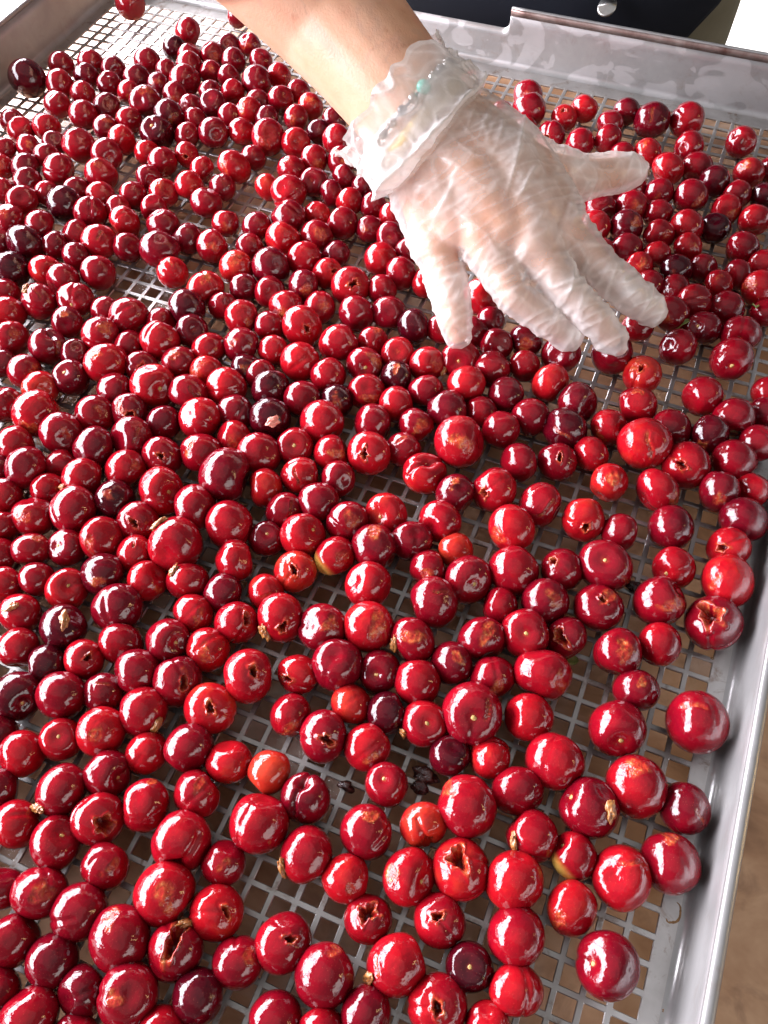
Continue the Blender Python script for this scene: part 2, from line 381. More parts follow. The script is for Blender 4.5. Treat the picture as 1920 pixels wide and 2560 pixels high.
def cherry_geo(r, code, feats, seed, sub):
    rng = np.random.default_rng(seed)
    V0, F = ico(sub); V = V0 @ rand_rot(rng).T
    axis = None
    for t, d in feats:
        if t in 'pc': axis = d
    hasaxis = axis is not None
    if axis is None:
        for t, d in feats:
            if t in 'hH': axis = -d
    if axis is None:
        axis = rng.normal(size=3); axis[2] = -abs(axis[2]) * 0.7 if rng.random() < 0.5 else axis[2]; axis /= np.linalg.norm(axis)
    b, c = frame(axis, rng)
    ca = V @ axis; ang = np.arccos(np.clip(ca, -1, 1))
    deep = {True: 0.20, False: 0.15}[hasaxis]
    if any(t == 'c' for t, _ in feats): deep = 0.30
    rad = 1 - deep * np.exp(-(ang / rng.uniform(0.30, 0.42)) ** 2)
    rad *= 1 + 0.045 * np.exp(-((ang - 0.75) / 0.4) ** 2)                      # shoulders
    sut = np.exp(-((V @ c) / 0.10) ** 2) * sstep(V @ b, 0.0, 0.5)
    rad -= 0.042 * sut * rng.uniform(0.2, 1.6)
    rad *= 1 + rng.uniform(-0.01, 0.05) * np.exp(-((math.pi - ang) / 0.5) ** 2) # blossom tip
    rad += 0.028 * waves(V, rng, 4, 1.5, 3.5) + 0.006 * waves(V, rng, 5, 5, 9)
    # dents where the skin has sunk after pitting
    for _ in range(rng.integers(0, 4)):
        q = rng.normal(size=3); q /= np.linalg.norm(q); a2 = np.arccos(np.clip(V @ q, -1, 1))
        rad -= rng.uniform(0.04, 0.13) * np.exp(-(a2 / rng.uniform(0.28, 0.55)) ** 2)
    flesh = np.zeros(len(V)); tone = np.full(len(V), TONE[code] + rng.uniform(-0.07, 0.07)); blush = np.zeros(len(V))
    tone += 0.05 * waves(V, rng, 3, 1, 2.5)
    hi = waves(V, rng, 8, 9, 20)
    for t, d in feats:
        a2 = np.arccos(np.clip(V @ d, -1, 1)); e1, e2 = frame(d, rng); x, y = V @ e1, V @ e2; phi = np.arctan2(y, x)
        if t == 's':
            sg = rng.uniform(0.26, 0.46); el = rng.uniform(0.6, 1.0)
            aa = np.where(V @ d > 0, np.sqrt((x * el) ** 2 + (y / el) ** 2), 9)
            wgt = sstep(-(aa + 0.10 * hi * 0.6 + 0.05 * np.sin(3 * phi + seed)), -sg, -sg * 0.72)
            rad -= 0.035 * wgt; rad += 0.022 * hi * wgt; rad += 0.02 * np.exp(-((aa - sg * 0.85) / 0.05) ** 2)
            flesh = np.maximum(flesh, wgt * rng.uniform(0.30, 0.72))
        elif t in 'hH':
            ns = rng.choice([2, 2, 3, 4]); base = rng.uniform(0.15, 0.22) if t == 'h' else rng.uniform(0.36, 0.44)
            el = rng.uniform(0.65, 0.9)
            rho = base * (1 + 0.20 * np.sin(ns * phi + rng.uniform(0, 6)) + 0.14 * np.sin((ns + 3) * phi) + 0.10 * hi)
            aa = np.where(V @ d > 0, np.sqrt((x * el) ** 2 + (y / el) ** 2), 9)
            ins = sstep(-aa, -rho, -rho * 0.72)
            rad += 0.03 * np.exp(-((aa - rho * 1.12) / 0.07) ** 2) * (1 + 0.5 * hi)
            rad -= 0.10 * np.exp(-(aa / (base * 2.2)) ** 2)
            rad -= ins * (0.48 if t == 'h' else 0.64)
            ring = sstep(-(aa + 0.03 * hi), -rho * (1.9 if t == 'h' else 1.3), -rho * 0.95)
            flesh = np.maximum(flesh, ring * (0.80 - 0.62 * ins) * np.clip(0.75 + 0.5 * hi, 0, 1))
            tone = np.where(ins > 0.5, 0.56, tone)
        elif t == 'k':
            L_ = rng.uniform(0.35, 0.6)
            cr = np.exp(-((y - 0.12 * np.sin(5 * x)) / 0.045) ** 2) * sstep(-np.abs(x), -L_, -L_ * 0.6) * (V @ d > 0)
            rad -= 0.10 * cr; rad += 0.03 * np.exp(-((y - 0.12 * np.sin(5 * x) - 0.11) / 0.06) ** 2) * sstep(-np.abs(x), -L_, -L_ * 0.6) * (V @ d > 0)
            flesh = np.maximum(flesh, cr * 0.8)
        elif t == 'p':
            flesh = np.maximum(flesh, 0.55 * np.exp(-(a2 / 0.11) ** 2))
        elif t == 'c':
            cr = np.exp(-(y / 0.10) ** 2) * (V @ d > 0.1); rad -= 0.12 * cr
    if code == 'y':
        q = np.array([-0.35, -0.55, -0.25]); q /= np.linalg.norm(q); blush = sstep(V @ q, 0.35, 0.95) * 0.95
    sq = np.array([1.0, 1.0, 1.0]); A = np.outer(axis, axis); ob = rng.uniform(0.85, 1.02); lat = rng.uniform(0.90, 1.08)
    Q = V * rad[:, None]
    Q = Q + (Q @ axis)[:, None] * axis * (ob - 1) + (Q @ b)[:, None] * b * (lat - 1)
    mn = np.linalg.norm(Q[rad > 0.86], axis=1).mean()
    Q = Q / mn
    return Q * r * 1.065, F, np.stack([np.clip(tone, 0, 1), np.clip(flesh, 0, 1), blush, np.ones(len(V))], 1), rad
def set_attr(me, col):
    a = me.attributes.new('cherry', 'FLOAT_COLOR', 'POINT'); a.data.foreach_set('color', np.ascontiguousarray(col, dtype=np.float32).ravel())
def parse(txt):
    out = []
    for ln in txt.strip().splitlines():
        head, fs, lab = ln.split('|'); x, y, z, r, code = head.split()
        feats = [(q[0], np.array([float(t) for t in q[1:].split(',')])) for q in fs.split()]
        feats = [(t, d / np.linalg.norm(d)) for t, d in feats]
        out.append((float(x), float(y), float(z), float(r), code, feats, lab))
    return out
def lump(center, size, seed, sub=3, squash=(1, 1, 0.7), normal=None):
    rng = np.random.default_rng(seed); V, F = ico(sub); V = V @ rand_rot(rng).T
    rad = 1 + 0.26 * waves(V, rng, 4, 2, 4) + 0.20 * waves(V, rng, 8, 6, 14)
    Q = V * rad[:, None] * np.array(squash)
    if normal is not None:
        b, c = frame(normal, rng); Q = Q[:, :1] * b + Q[:, 1:2] * c + Q[:, 2:3] * normal
    return Q * size + np.array(center), F
CH = """-1.57 -13.61 1.05 1.05 d|p-0.70,-0.25,0.66|big dark cherry with a tan-tipped dimple, last one at bottom right
-17.04 -20.92 1.04 1.04 r|s-0.13,-0.17,0.98|very big red cherry with an orange patch at the bottom edge
-18.30 -19.42 1.06 1.06 r|s-0.33,0.39,0.86|large torn deep red cherry, nearest above the orange-patched cherry
-10.86 -17.75 1.01 1.01 d|s0.13,0.83,0.53|large torn dark red cherry, nearest lower left of the slit-open cherry
-17.47 -17.55 1.07 1.07 b|s0.28,-0.03,0.96|big bright cherry with a star-shaped orange scar facing up, lower left
-0.37 -3.69 1.17 1.17 r|k-0.45,0.12,0.88|big lone cherry against the right rim with a cracked, peeled top
-8.60 -16.46 0.99 0.99 b|k-0.58,-0.29,0.77 t-0.69,-0.68,0.26|cracked bright red cherry, nearest lower right of the slit-open cherry
-1.84 -10.56 1.04 1.04 b|k0.12,0.31,0.94|large cracked bright red cherry, nearest right of the yellow-bottomed cherry
-2.07 -7.08 1.12 1.12 b|s-0.28,0.30,0.91|large torn bright red cherry, nearest lower left of the lone rim cherry
-15.34 -13.94 1.09 1.09 b||large smooth bright red cherry, nearest upper left of the tan-crumb cherry
-3.59 -8.57 1.09 1.09 r|t0.55,-0.05,0.84 p-0.85,0.02,0.52|large pulp-flecked deep red cherry, nearest above the yellow-bottomed cherry
-0.24 -9.39 1.04 1.04 r|s-0.32,0.69,0.65|large torn deep red cherry, nearest upper right of the lone bottom-right cherry
-7.52 -12.51 1.04 1.04 b|H-0.23,0.17,0.96|large bright red cherry with a gaping round hole and orange rim, lower right
-8.05 -10.27 1.09 1.09 b|s-0.86,0.18,0.48|large torn bright red cherry, nearest above the gaping round-hole cherry
-4.86 -13.91 0.98 0.98 b||smooth bright red cherry, nearest right of the dark-pit cherry
-9.08 -6.71 1.20 1.20 d|p0.20,-0.43,0.88 k0.51,0.00,0.86|very big dark red cherry with a small round dimple and cracked right side
-16.23 -19.03 0.97 0.97 d|H0.01,0.40,0.92 t-0.00,0.90,0.44|dark red cherry with a square hole and tan pulp hanging over it
-5.52 -12.17 1.02 1.02 b||large smooth bright red cherry, nearest right of the gaping round-hole cherry
-17.86 -15.62 1.06 1.06 r|c0.33,-0.87,0.36|large cleft deep red cherry, nearest above the star-scarred cherry
-12.70 -17.34 0.96 0.96 r|h0.35,0.20,0.92|holed deep red cherry, nearest left of the slit-open cherry
-6.78 -17.06 0.96 0.96 b|h0.02,-0.14,0.99|holed bright red cherry, nearest below the dark-pit cherry
-3.36 -5.02 1.08 1.08 r|p0.23,-0.74,0.63|large dimpled deep red cherry, nearest left of the lone rim cherry
-20.30 -21.03 0.90 0.90 d||smooth dark red cherry, nearest upper left of the orange-patched cherry
-5.37 -7.34 1.07 1.07 b||large smooth bright red cherry, nearest below the hollow cherry
-4.35 -15.57 0.87 0.87 b||smooth bright red cherry, nearest left of the lone bottom-right cherry
-14.79 -19.99 0.87 0.87 D||smooth near-black cherry, nearest below the square-holed cherry
-20.19 -19.25 0.97 0.97 r||smooth deep red cherry, nearest left of the star-scarred cherry
-0.54 1.28 1.12 1.12 d|H-0.38,-0.17,0.91|dark red cherry torn wide open at the top, leaning by the right rim
-15.44 -17.37 0.92 0.92 b|h0.57,0.17,0.80|holed bright red cherry, nearest right of the star-scarred cherry
-9.24 -13.51 0.95 0.95 b|s-0.63,-0.24,0.74 p0.75,-0.08,0.66|torn bright red cherry, nearest left of the gaping round-hole cherry
-13.17 -14.23 0.97 0.97 r|t-0.54,-0.78,0.32|red cherry with a fat tan crumb of pulp at its lower left
-6.84 -3.92 1.11 1.11 r|s0.68,-0.43,0.60|large torn deep red cherry, nearest lower left of the hollow cherry
-21.98 -19.27 0.95 0.95 d|s0.48,0.08,0.87|torn dark red cherry, second nearest lower left of the notched cherry
-24.34 0.21 1.29 1.29 d||big smooth plum-red cherry, left of centre, with one long highlight
-5.55 9.63 1.25 1.25 b|k0.16,-0.63,0.76|big bright cherry creased across the front, right of centre
-23.43 -15.72 0.97 0.97 r|t-0.21,-0.92,0.34|pulp-flecked deep red cherry, nearest upper left of the notched cherry
-22.52 -17.54 0.93 0.93 r|p0.46,0.41,0.79|dimpled deep red cherry, nearest lower left of the notched cherry
-11.32 -12.67 0.96 0.96 r|s-0.00,0.42,0.91|torn deep red cherry, nearest right of the tan-crumb cherry
-7.65 -14.46 0.89 0.89 r|h-0.15,-0.04,0.99|tapering red cherry with a dark pit hole, bottom right of centre
-3.24 -12.26 0.89 0.89 b|s-0.36,-0.72,0.59|torn bright red cherry, nearest below the yellow-bottomed cherry
-21.35 -16.15 0.95 0.95 r|H0.67,-0.14,0.73|red cherry with a dark notch torn in its lower right, near left edge
-13.98 -18.53 0.86 0.86 r|s0.49,0.31,0.81|torn deep red cherry, nearest right of the square-holed cherry
-18.54 -8.66 1.07 1.07 b|h0.39,-0.01,0.92|large holed bright red cherry, nearest upper right of the star-holed cherry
-20.02 -22.77 0.94 0.94 r||smooth deep red cherry, second nearest left of the orange-patched cherry
-14.26 6.37 1.24 1.24 b|s0.34,-0.51,0.79|big bright heart-shaped cherry with a scar across its right shoulder
-0.13 -7.20 0.93 0.93 d|k0.52,-0.34,0.78|cracked dark red cherry, nearest below the lone rim cherry
-5.68 2.19 1.15 1.15 d|p-0.12,-0.30,0.95 k0.78,-0.52,0.34|large dimpled dark red cherry, second nearest upper right of the hollow cherry
-15.15 -6.79 1.06 1.06 d||large smooth dark red cherry, nearest above the dull orange cherry
-24.69 -4.09 1.22 1.22 b|t-0.64,0.19,0.74|big smooth bright cherry with a small flesh nub at its upper left
-14.58 -4.65 1.09 1.09 b|s0.49,-0.08,0.87|large torn bright red cherry, second nearest above the dull orange cherry
-19.91 -14.98 0.94 0.94 r|s0.01,0.81,0.59|torn deep red cherry, nearest right of the notched cherry
-6.37 -8.95 0.92 0.92 r||smooth deep red cherry, nearest upper left of the yellow-bottomed cherry
-14.11 -12.39 0.93 0.93 d|c-0.24,0.41,0.88|cleft dark red cherry, nearest above the tan-crumb cherry
-2.98 1.34 1.04 1.04 r|s0.52,-0.38,0.76|large torn deep red cherry, nearest left of the torn-open rim cherry
-14.45 -9.83 0.97 0.97 r|h0.36,-0.30,0.88|holed deep red cherry, nearest lower left of the dull orange cherry
-20.24 -17.50 0.86 0.86 r|s0.58,0.05,0.81|torn deep red cherry, nearest below the notched cherry
-0.31 3.41 1.11 1.11 b|s-0.60,-0.59,0.53|large torn bright red cherry, nearest upper right of the torn-open rim cherry
-12.37 -2.44 1.07 1.07 r|k0.35,0.12,0.93|large cracked deep red cherry, third nearest lower right of the yellow-cheeked cherry
-18.72 -21.43 0.80 0.80 d||smooth dark red cherry, nearest left of the orange-patched cherry
-25.64 -12.42 0.98 0.98 r||smooth deep red cherry, nearest right of the big dark left-edge cherry
-5.34 -10.38 0.92 0.92 r|t-0.65,-0.54,0.53|pulp-flecked deep red cherry, nearest left of the yellow-bottomed cherry
-19.41 -12.34 0.96 0.96 d||smooth dark red cherry, nearest lower left of the star-holed cherry
-21.31 -9.97 1.00 1.00 r|h0.61,-0.14,0.78|red cherry with a creased pit hole at its right, left of centre
-6.83 -5.89 0.96 0.96 b||smooth bright red cherry, nearest right of the biggest dimpled cherry
-19.45 -10.48 0.99 0.99 b|h0.32,-0.21,0.92|bright cherry with a star-shaped pit hole in the middle, left half
-9.50 0.43 1.09 1.09 r||large smooth deep red cherry, third nearest upper left of the hollow cherry
-23.19 -13.10 0.96 0.96 b|s0.24,-0.39,0.89|torn bright red cherry, second nearest above the notched cherry
-22.01 -11.71 0.97 0.97 b|t0.92,-0.30,0.26|pulp-flecked bright red cherry, nearest lower left of the creased-hole cherry
-4.09 -1.67 0.98 0.98 r|s0.14,-0.24,0.96|torn deep red cherry, nearest right of the hollow cherry
-11.45 -14.45 0.84 0.84 b|s0.45,-0.40,0.80|torn bright red cherry, nearest lower right of the tan-crumb cherry
-22.04 -14.46 0.90 0.90 r|p0.88,-0.04,0.48|dimpled deep red cherry, nearest above the notched cherry
-3.63 -10.48 0.84 0.84 y|p-0.81,0.23,0.54|small red cherry with a yellow bottom and green-tinged dimple near the right rim
-6.11 -15.49 0.80 0.80 D|p-0.04,-0.09,1.00|dimpled near-black cherry, nearest lower right of the dark-pit cherry
-5.39 0.13 1.02 1.02 r|h0.03,-0.03,1.00 s0.19,0.22,0.96|large holed deep red cherry, nearest upper right of the hollow cherry
-9.02 -18.22 0.86 0.86 d||smooth dark red cherry, nearest below the slit-open cherry
-27.46 -13.12 0.97 0.97 D|p0.81,-0.30,0.50|big dark cherry with a tan-tipped pit low on its front, at the left edge
-18.23 -13.83 0.89 0.89 b|s0.21,0.31,0.93|torn bright red cherry, second nearest below the star-holed cherry
-18.42 -5.67 1.03 1.03 b|h0.47,-0.62,0.63 t-0.29,-0.92,0.27|bright cherry with a wide split near its bottom and a tan shred
-22.02 -21.04 0.88 0.88 r||smooth deep red cherry, third nearest upper left of the orange-patched cherry
-8.11 -2.37 1.03 1.03 r|p0.08,-0.40,0.91|large dimpled deep red cherry, nearest left of the hollow cherry
-23.13 -10.27 1.37 0.98 r||smooth deep red cherry, nearest left of the creased-hole cherry
-25.63 -7.90 1.05 1.05 d||large smooth dark red cherry, nearest right of the tan-topped dark cherry
-30.41 -4.28 1.09 1.09 r||large smooth deep red cherry, fourth nearest left of the big nubbed cherry
-24.37 -17.52 0.88 0.88 b||smooth bright red cherry, nearest left of the notched cherry
-27.44 -9.64 0.97 0.97 D|t0.42,0.06,0.90|dark cherry with a tan pulp scrap on top, near the left edge
-25.80 -15.11 0.87 0.87 b||smooth bright red cherry, second nearest below the big dark left-edge cherry
-22.84 -2.20 1.10 1.10 b||large smooth bright red cherry, nearest below the big smooth plum cherry
-12.60 -4.49 0.98 0.98 r|s0.09,-0.25,0.96 t-0.60,-0.63,0.49|torn deep red cherry, second nearest upper right of the dull orange cherry
-11.68 -6.18 0.95 0.95 b||smooth bright red cherry, nearest upper left of the biggest dimpled cherry
-10.26 2.57 1.05 1.05 b|s-0.45,-0.83,0.32|large torn bright red cherry, second nearest lower right of the big scarred heart
-26.95 -1.67 1.08 1.08 b|p0.79,-0.20,0.58|large dimpled bright red cherry, nearest above the big nubbed cherry
-10.80 -7.74 0.92 0.92 b|p0.23,-0.25,0.94 t-0.65,-0.75,0.12|dimpled bright red cherry, nearest left of the biggest dimpled cherry
-15.44 -2.68 1.02 1.02 b||large smooth bright red cherry, nearest lower right of the yellow-cheeked cherry
-12.65 -9.54 0.89 0.89 b|s0.42,-0.55,0.72|torn bright red cherry, nearest below the dull orange cherry
-3.29 5.37 1.01 1.01 d||large smooth dark red cherry, nearest left of the small-pit rim cherry
-3.37 9.23 1.07 1.07 b|h-0.31,-0.60,0.74|red cherry with a torn star-shaped hole and orange edges, right of centre
-11.30 -0.73 1.02 1.02 r|p0.50,-0.48,0.72|large dimpled deep red cherry, fourth nearest upper left of the hollow cherry
-9.41 -11.52 0.85 0.85 o|c0.59,-0.77,0.25|cleft orange-red cherry, nearest upper left of the gaping round-hole cherry
-10.14 -15.40 0.80 0.80 b|H-0.04,0.19,0.98|small bright cherry split open by a tall dark slit, bottom centre
-7.72 -0.49 0.99 0.99 d|s0.39,-0.24,0.89|torn dark red cherry, nearest upper left of the hollow cherry
-17.68 -12.20 0.86 0.86 b||smooth bright red cherry, nearest below the star-holed cherry
-16.04 -15.75 0.80 0.80 r|s0.24,-0.08,0.97|torn deep red cherry, nearest upper right of the star-scarred cherry
-15.97 -11.93 0.85 0.85 o||smooth orange-red cherry, nearest lower right of the star-holed cherry
-22.68 -8.51 0.97 0.97 d|p0.74,-0.08,0.67|dimpled dark red cherry, nearest above the creased-hole cherry
-15.99 -0.71 1.02 1.02 r|s-0.09,0.29,0.95|large torn deep red cherry, nearest right of the yellow-cheeked cherry
-9.78 -3.29 0.97 0.97 r|s0.24,-0.03,0.97|torn deep red cherry, second nearest above the biggest dimpled cherry
-24.66 -13.96 0.85 0.85 b|p0.26,-0.07,0.96|dimpled bright red cherry, nearest lower right of the big dark left-edge cherry
-24.89 -1.91 1.08 1.08 r||large smooth deep red cherry, nearest lower left of the big smooth plum cherry
-19.40 -1.39 1.02 1.02 b|p0.66,0.17,0.73|large dimpled bright red cherry, nearest above the orange star cherry
-11.91 -19.55 0.85 0.85 r||smooth deep red cherry, nearest lower right of the square-holed cherry
-2.52 -0.62 0.89 0.89 b||smooth bright red cherry, nearest lower left of the torn-open rim cherry
-34.08 -2.92 1.22 1.04 r||large smooth deep red cherry, nearest below the scar-bottomed cherry
-11.33 -10.63 0.83 0.83 r|p-0.14,0.01,0.99|dimpled deep red cherry, nearest lower right of the dull orange cherry
-2.93 -3.09 0.88 0.88 r|s-0.02,0.09,1.00|torn deep red cherry, nearest upper left of the lone rim cherry
-35.63 0.20 1.16 1.16 b|s0.37,-0.90,0.23|big bright cherry with a scarred bottom, near left edge
-16.50 -5.42 1.02 1.02 r|s0.43,-0.10,0.90|large torn deep red cherry, nearest right of the wide-split cherry
-21.02 -13.12 0.83 0.83 b||smooth bright red cherry, nearest upper right of the notched cherry
-7.24 4.32 0.98 0.98 b|h0.26,-0.77,0.58|holed bright red cherry, nearest lower left of the orange-flesh cherry
-18.29 4.18 1.05 1.05 b|h0.04,-0.61,0.79|bright red cherry with a dark cratered dimple facing up, at centre
-20.89 -8.14 0.90 0.90 b|s0.27,-0.47,0.84|torn bright red cherry, nearest upper right of the creased-hole cherry
-11.73 4.35 1.01 1.01 b|h-0.38,-0.74,0.55|large holed bright red cherry, nearest lower right of the big scarred heart
-0.21 7.04 1.40 1.01 d||large smooth dark red cherry, nearest upper right of the small-pit rim cherry
-2.48 17.12 1.07 1.07 r|p0.03,-0.92,0.38|red cherry with a dark glistening dimple low on its front, near right edge
-4.36 7.28 0.99 0.99 b|s0.84,-0.46,0.28|torn bright red cherry, nearest lower left of the torn-star cherry
-7.79 -8.06 0.82 0.82 b||smooth bright red cherry, nearest lower right of the biggest dimpled cherry
-1.53 8.31 0.97 0.97 d|s-0.03,-0.82,0.57|torn dark red cherry, nearest lower right of the torn-star cherry
-27.23 -6.65 0.94 0.94 D|s0.29,-0.66,0.69|torn near-black cherry, nearest upper right of the tan-topped dark cherry
-20.21 -6.54 0.91 0.91 b|h0.64,0.07,0.76|holed bright red cherry, nearest left of the wide-split cherry
-27.40 3.09 1.07 1.07 b||large smooth bright red cherry, nearest lower right of the bright round dimpled cherry
-10.63 -4.81 0.89 0.89 d|s0.20,0.00,0.98|torn dark red cherry, nearest above the biggest dimpled cherry
-21.30 5.11 1.11 1.11 b||large smooth bright red cherry, nearest right of the pink-shred cherry
-30.84 4.11 1.13 1.13 b|p0.80,-0.37,0.48|big bright red cherry with its dimple at the right, upper left quarter
-1.21 10.35 1.03 1.03 d||large smooth dark red cherry, nearest right of the torn-star cherry
-9.51 9.26 1.05 1.05 D|k-0.05,-0.77,0.64|large cracked near-black cherry, second nearest upper left of the orange-flesh cherry
-9.43 4.38 0.99 0.99 b|k0.39,-0.56,0.74|cracked bright red cherry, second nearest left of the orange-flesh cherry
-8.77 -4.77 0.88 0.88 r|s0.40,-0.65,0.65|torn deep red cherry, nearest upper right of the biggest dimpled cherry
-33.62 -0.40 1.04 1.04 r|s0.68,-0.30,0.67|large torn deep red cherry, nearest lower right of the scar-bottomed cherry
-24.00 4.43 1.03 1.03 D|t0.55,-0.55,0.63|near-black cherry carrying a ragged pink shred of pulp
-32.19 -5.11 1.01 0.94 r|s0.12,-0.52,0.84|torn deep red cherry, fourth nearest below the scar-bottomed cherry
-13.39 -6.29 0.86 0.86 d|p-0.01,-0.55,0.84|dimpled dark red cherry, nearest upper right of the dull orange cherry
-28.43 -7.91 0.89 0.89 b|p0.47,-0.01,0.88|dimpled bright red cherry, nearest above the tan-topped dark cherry
-19.45 0.64 0.97 0.97 d||smooth dark red cherry, nearest above the yellow-cheeked cherry
-28.26 -5.05 0.97 0.97 b|s0.05,-0.77,0.63|torn bright red cherry, second nearest left of the big nubbed cherry
-18.91 -3.20 0.92 0.92 o|h0.19,-0.36,0.91|orange-red cherry with a small dark star hole, left of the yellow-cheeked one
-15.24 4.13 0.99 0.99 b|c0.13,0.28,0.95|bright red heart-shaped cherry with a deep cleft, on open mesh at centre
-7.48 1.34 0.93 0.93 r|h-0.51,-0.12,0.85|holed deep red cherry, nearest above the hollow cherry
-25.69 -10.59 0.85 0.85 b|h0.55,-0.05,0.83|holed bright red cherry, nearest lower right of the tan-topped dark cherry
-16.17 -9.47 0.83 0.83 b|s0.42,-0.75,0.51|torn bright red cherry, nearest left of the dull orange cherry
-31.60 -0.58 1.03 1.03 d||large smooth dark red cherry, third nearest lower right of the scar-bottomed cherry
-23.48 2.19 1.04 1.04 r||large smooth deep red cherry, nearest upper right of the big smooth plum cherry
-3.40 14.05 0.98 0.98 b||smooth bright red cherry, nearest lower left of the dark-tipped cherry
-12.45 -7.91 0.83 0.83 D||smooth near-black cherry, nearest right of the dull orange cherry
-2.70 3.34 0.91 0.91 b|p-0.44,-0.79,0.42|dimpled bright red cherry, nearest lower left of the small-pit rim cherry
-13.58 1.80 0.96 0.96 b||smooth bright red cherry, nearest below the cleft heart cherry
-29.63 -9.75 0.87 0.87 b|t-0.10,-0.10,0.99|pulp-flecked bright red cherry, nearest left of the tan-topped dark cherry
-28.91 -2.90 0.96 0.96 D|s0.09,-0.24,0.97|torn near-black cherry, second nearest upper left of the big nubbed cherry
-0.57 5.36 0.90 0.90 b|h-0.45,-0.59,0.67|bright cherry with a tiny pit hole, touching the right border strip
-32.21 7.12 1.08 1.08 b||large smooth bright red cherry, nearest above the bright round dimpled cherry
-30.07 0.69 1.04 1.04 r|k0.57,-0.22,0.79|large cracked deep red cherry, second nearest lower left of the bright round dimpled cherry
-24.10 -11.65 0.83 0.83 d|k0.18,0.25,0.95|cracked dark red cherry, second nearest left of the creased-hole cherry
-28.80 -11.17 0.84 0.84 b||smooth bright red cherry, nearest above the big dark left-edge cherry
-21.78 -3.77 0.93 0.93 b||smooth bright red cherry, nearest left of the orange star cherry
-34.14 4.59 1.10 1.10 b|s-0.06,-0.26,0.96|large torn bright red cherry, third nearest upper left of the bright round dimpled cherry
-17.55 -1.78 0.90 0.90 y|s0.64,-0.28,0.71|pale cherry with a yellow-green left cheek and brownish scar, alone of its colour
-25.14 -6.14 0.87 0.87 b|s0.89,-0.32,0.32|torn bright red cherry, nearest lower left of the big nubbed cherry
-27.17 -3.59 0.94 0.94 b|h0.26,-0.46,0.85|holed bright red cherry, nearest upper left of the big nubbed cherry
-23.34 -5.48 0.88 0.88 b|t-0.51,-0.09,0.85|pulp-flecked bright red cherry, nearest below the big nubbed cherry
-9.38 -8.56 0.80 0.80 D||smooth near-black cherry, nearest lower left of the biggest dimpled cherry
-22.30 -6.83 0.85 0.85 b|s0.57,-0.35,0.74|torn bright red cherry, second nearest below the big nubbed cherry
-13.99 -8.09 0.80 0.80 o||dull orange-red cherry with a smooth bruised face, lower centre
-16.68 -7.71 0.82 0.82 b|h-0.24,-0.69,0.69|holed bright red cherry, nearest below the wide-split cherry
-31.10 -2.42 0.97 0.97 b|t-0.39,-0.90,0.21|pulp-flecked bright red cherry, fourth nearest lower right of the scar-bottomed cherry
-27.17 -11.38 0.84 0.84 D||smooth near-black cherry, nearest lower left of the tan-topped dark cherry
-6.38 -1.80 0.83 0.83 r|H-0.34,-0.50,0.80|dark red cherry with a hollow open left side, above a green scrap
-12.55 8.09 0.96 0.96 r||smooth deep red cherry, nearest right of the big scarred heart
-25.21 11.05 1.05 1.05 b|h0.61,-0.56,0.56|large holed bright red cherry, fifth nearest above the pink-shred cherry
-28.08 0.30 0.96 0.96 b|h0.40,-0.46,0.79|holed bright red cherry, nearest left of the big smooth plum cherry
-24.26 8.55 1.03 1.03 b||large smooth bright red cherry, second nearest upper right of the pink-shred cherry
-22.77 10.61 1.03 1.03 b||large smooth bright red cherry, fourth nearest upper right of the pink-shred cherry
-32.77 1.34 0.98 0.98 r|s0.61,-0.01,0.79|torn deep red cherry, nearest right of the scar-bottomed cherry
-2.60 11.60 0.94 0.94 D|s-0.24,-0.95,0.20|torn near-black cherry, nearest upper right of the torn-star cherry
-16.14 1.23 0.94 0.94 b|p-0.14,-0.72,0.68|dimpled bright red cherry, nearest lower left of the cleft heart cherry
-29.40 -1.12 0.98 0.98 b|s0.78,0.03,0.63|torn bright red cherry, third nearest below the bright round dimpled cherry
-34.79 8.15 1.06 1.06 r||large smooth deep red cherry, nearest left of the glossy black cherry
-6.60 6.97 0.89 0.89 o|s0.09,-0.40,0.91|small orange-red cherry with a peeled patch of orange flesh, right of centre
-21.53 -5.42 0.87 0.87 d||smooth dark red cherry, nearest lower right of the big nubbed cherry
-11.12 6.45 0.91 0.91 r||smooth deep red cherry, second nearest right of the big scarred heart
-54.58 26.32 1.22 1.22 D||big near-black cherry in the far left corner by the left wall
-29.75 -5.99 0.85 0.85 r|p-0.13,-0.41,0.90|dimpled deep red cherry, second nearest above the tan-topped dark cherry
-17.69 0.06 0.96 0.96 r|s0.44,-0.29,0.85|torn deep red cherry, nearest upper right of the yellow-cheeked cherry
-36.06 13.71 1.12 1.12 d||large smooth dark red cherry, nearest upper left of the glossy black cherry
-9.36 7.29 0.91 0.91 r|h0.13,-0.33,0.94|holed deep red cherry, nearest left of the orange-flesh cherry
-24.57 -9.37 0.89 0.89 b||smooth bright red cherry, nearest upper left of the creased-hole cherry
-14.48 0.29 0.91 0.91 d||smooth dark red cherry, second nearest below the cleft heart cherry
-6.41 12.24 0.96 0.96 r|s-0.25,0.11,0.96|torn deep red cherry, nearest below the yellow-fleshed cherry
-1.69 13.20 0.98 0.98 r||smooth deep red cherry, nearest below the dark-tipped cherry
-37.99 4.58 0.98 0.98 d|s0.91,-0.11,0.39 c0.33,0.39,0.86|torn dark red cherry, third nearest above the scar-bottomed cherry
-31.19 -6.73 0.84 0.84 r|s0.34,0.51,0.79|torn deep red cherry, third nearest above the tan-topped dark cherry
-11.11 12.04 0.96 0.96 b||smooth bright red cherry, second nearest lower left of the gloved ring fingertip
-28.86 4.45 1.01 1.01 r|k0.68,-0.42,0.60|large cracked deep red cherry, nearest right of the bright round dimpled cherry
-6.72 14.47 0.95 0.95 o|h-0.15,-0.33,0.93 s-0.50,-0.26,0.82|orange-red cherry with yellow flesh showing in its hole, below the gloved fingertips
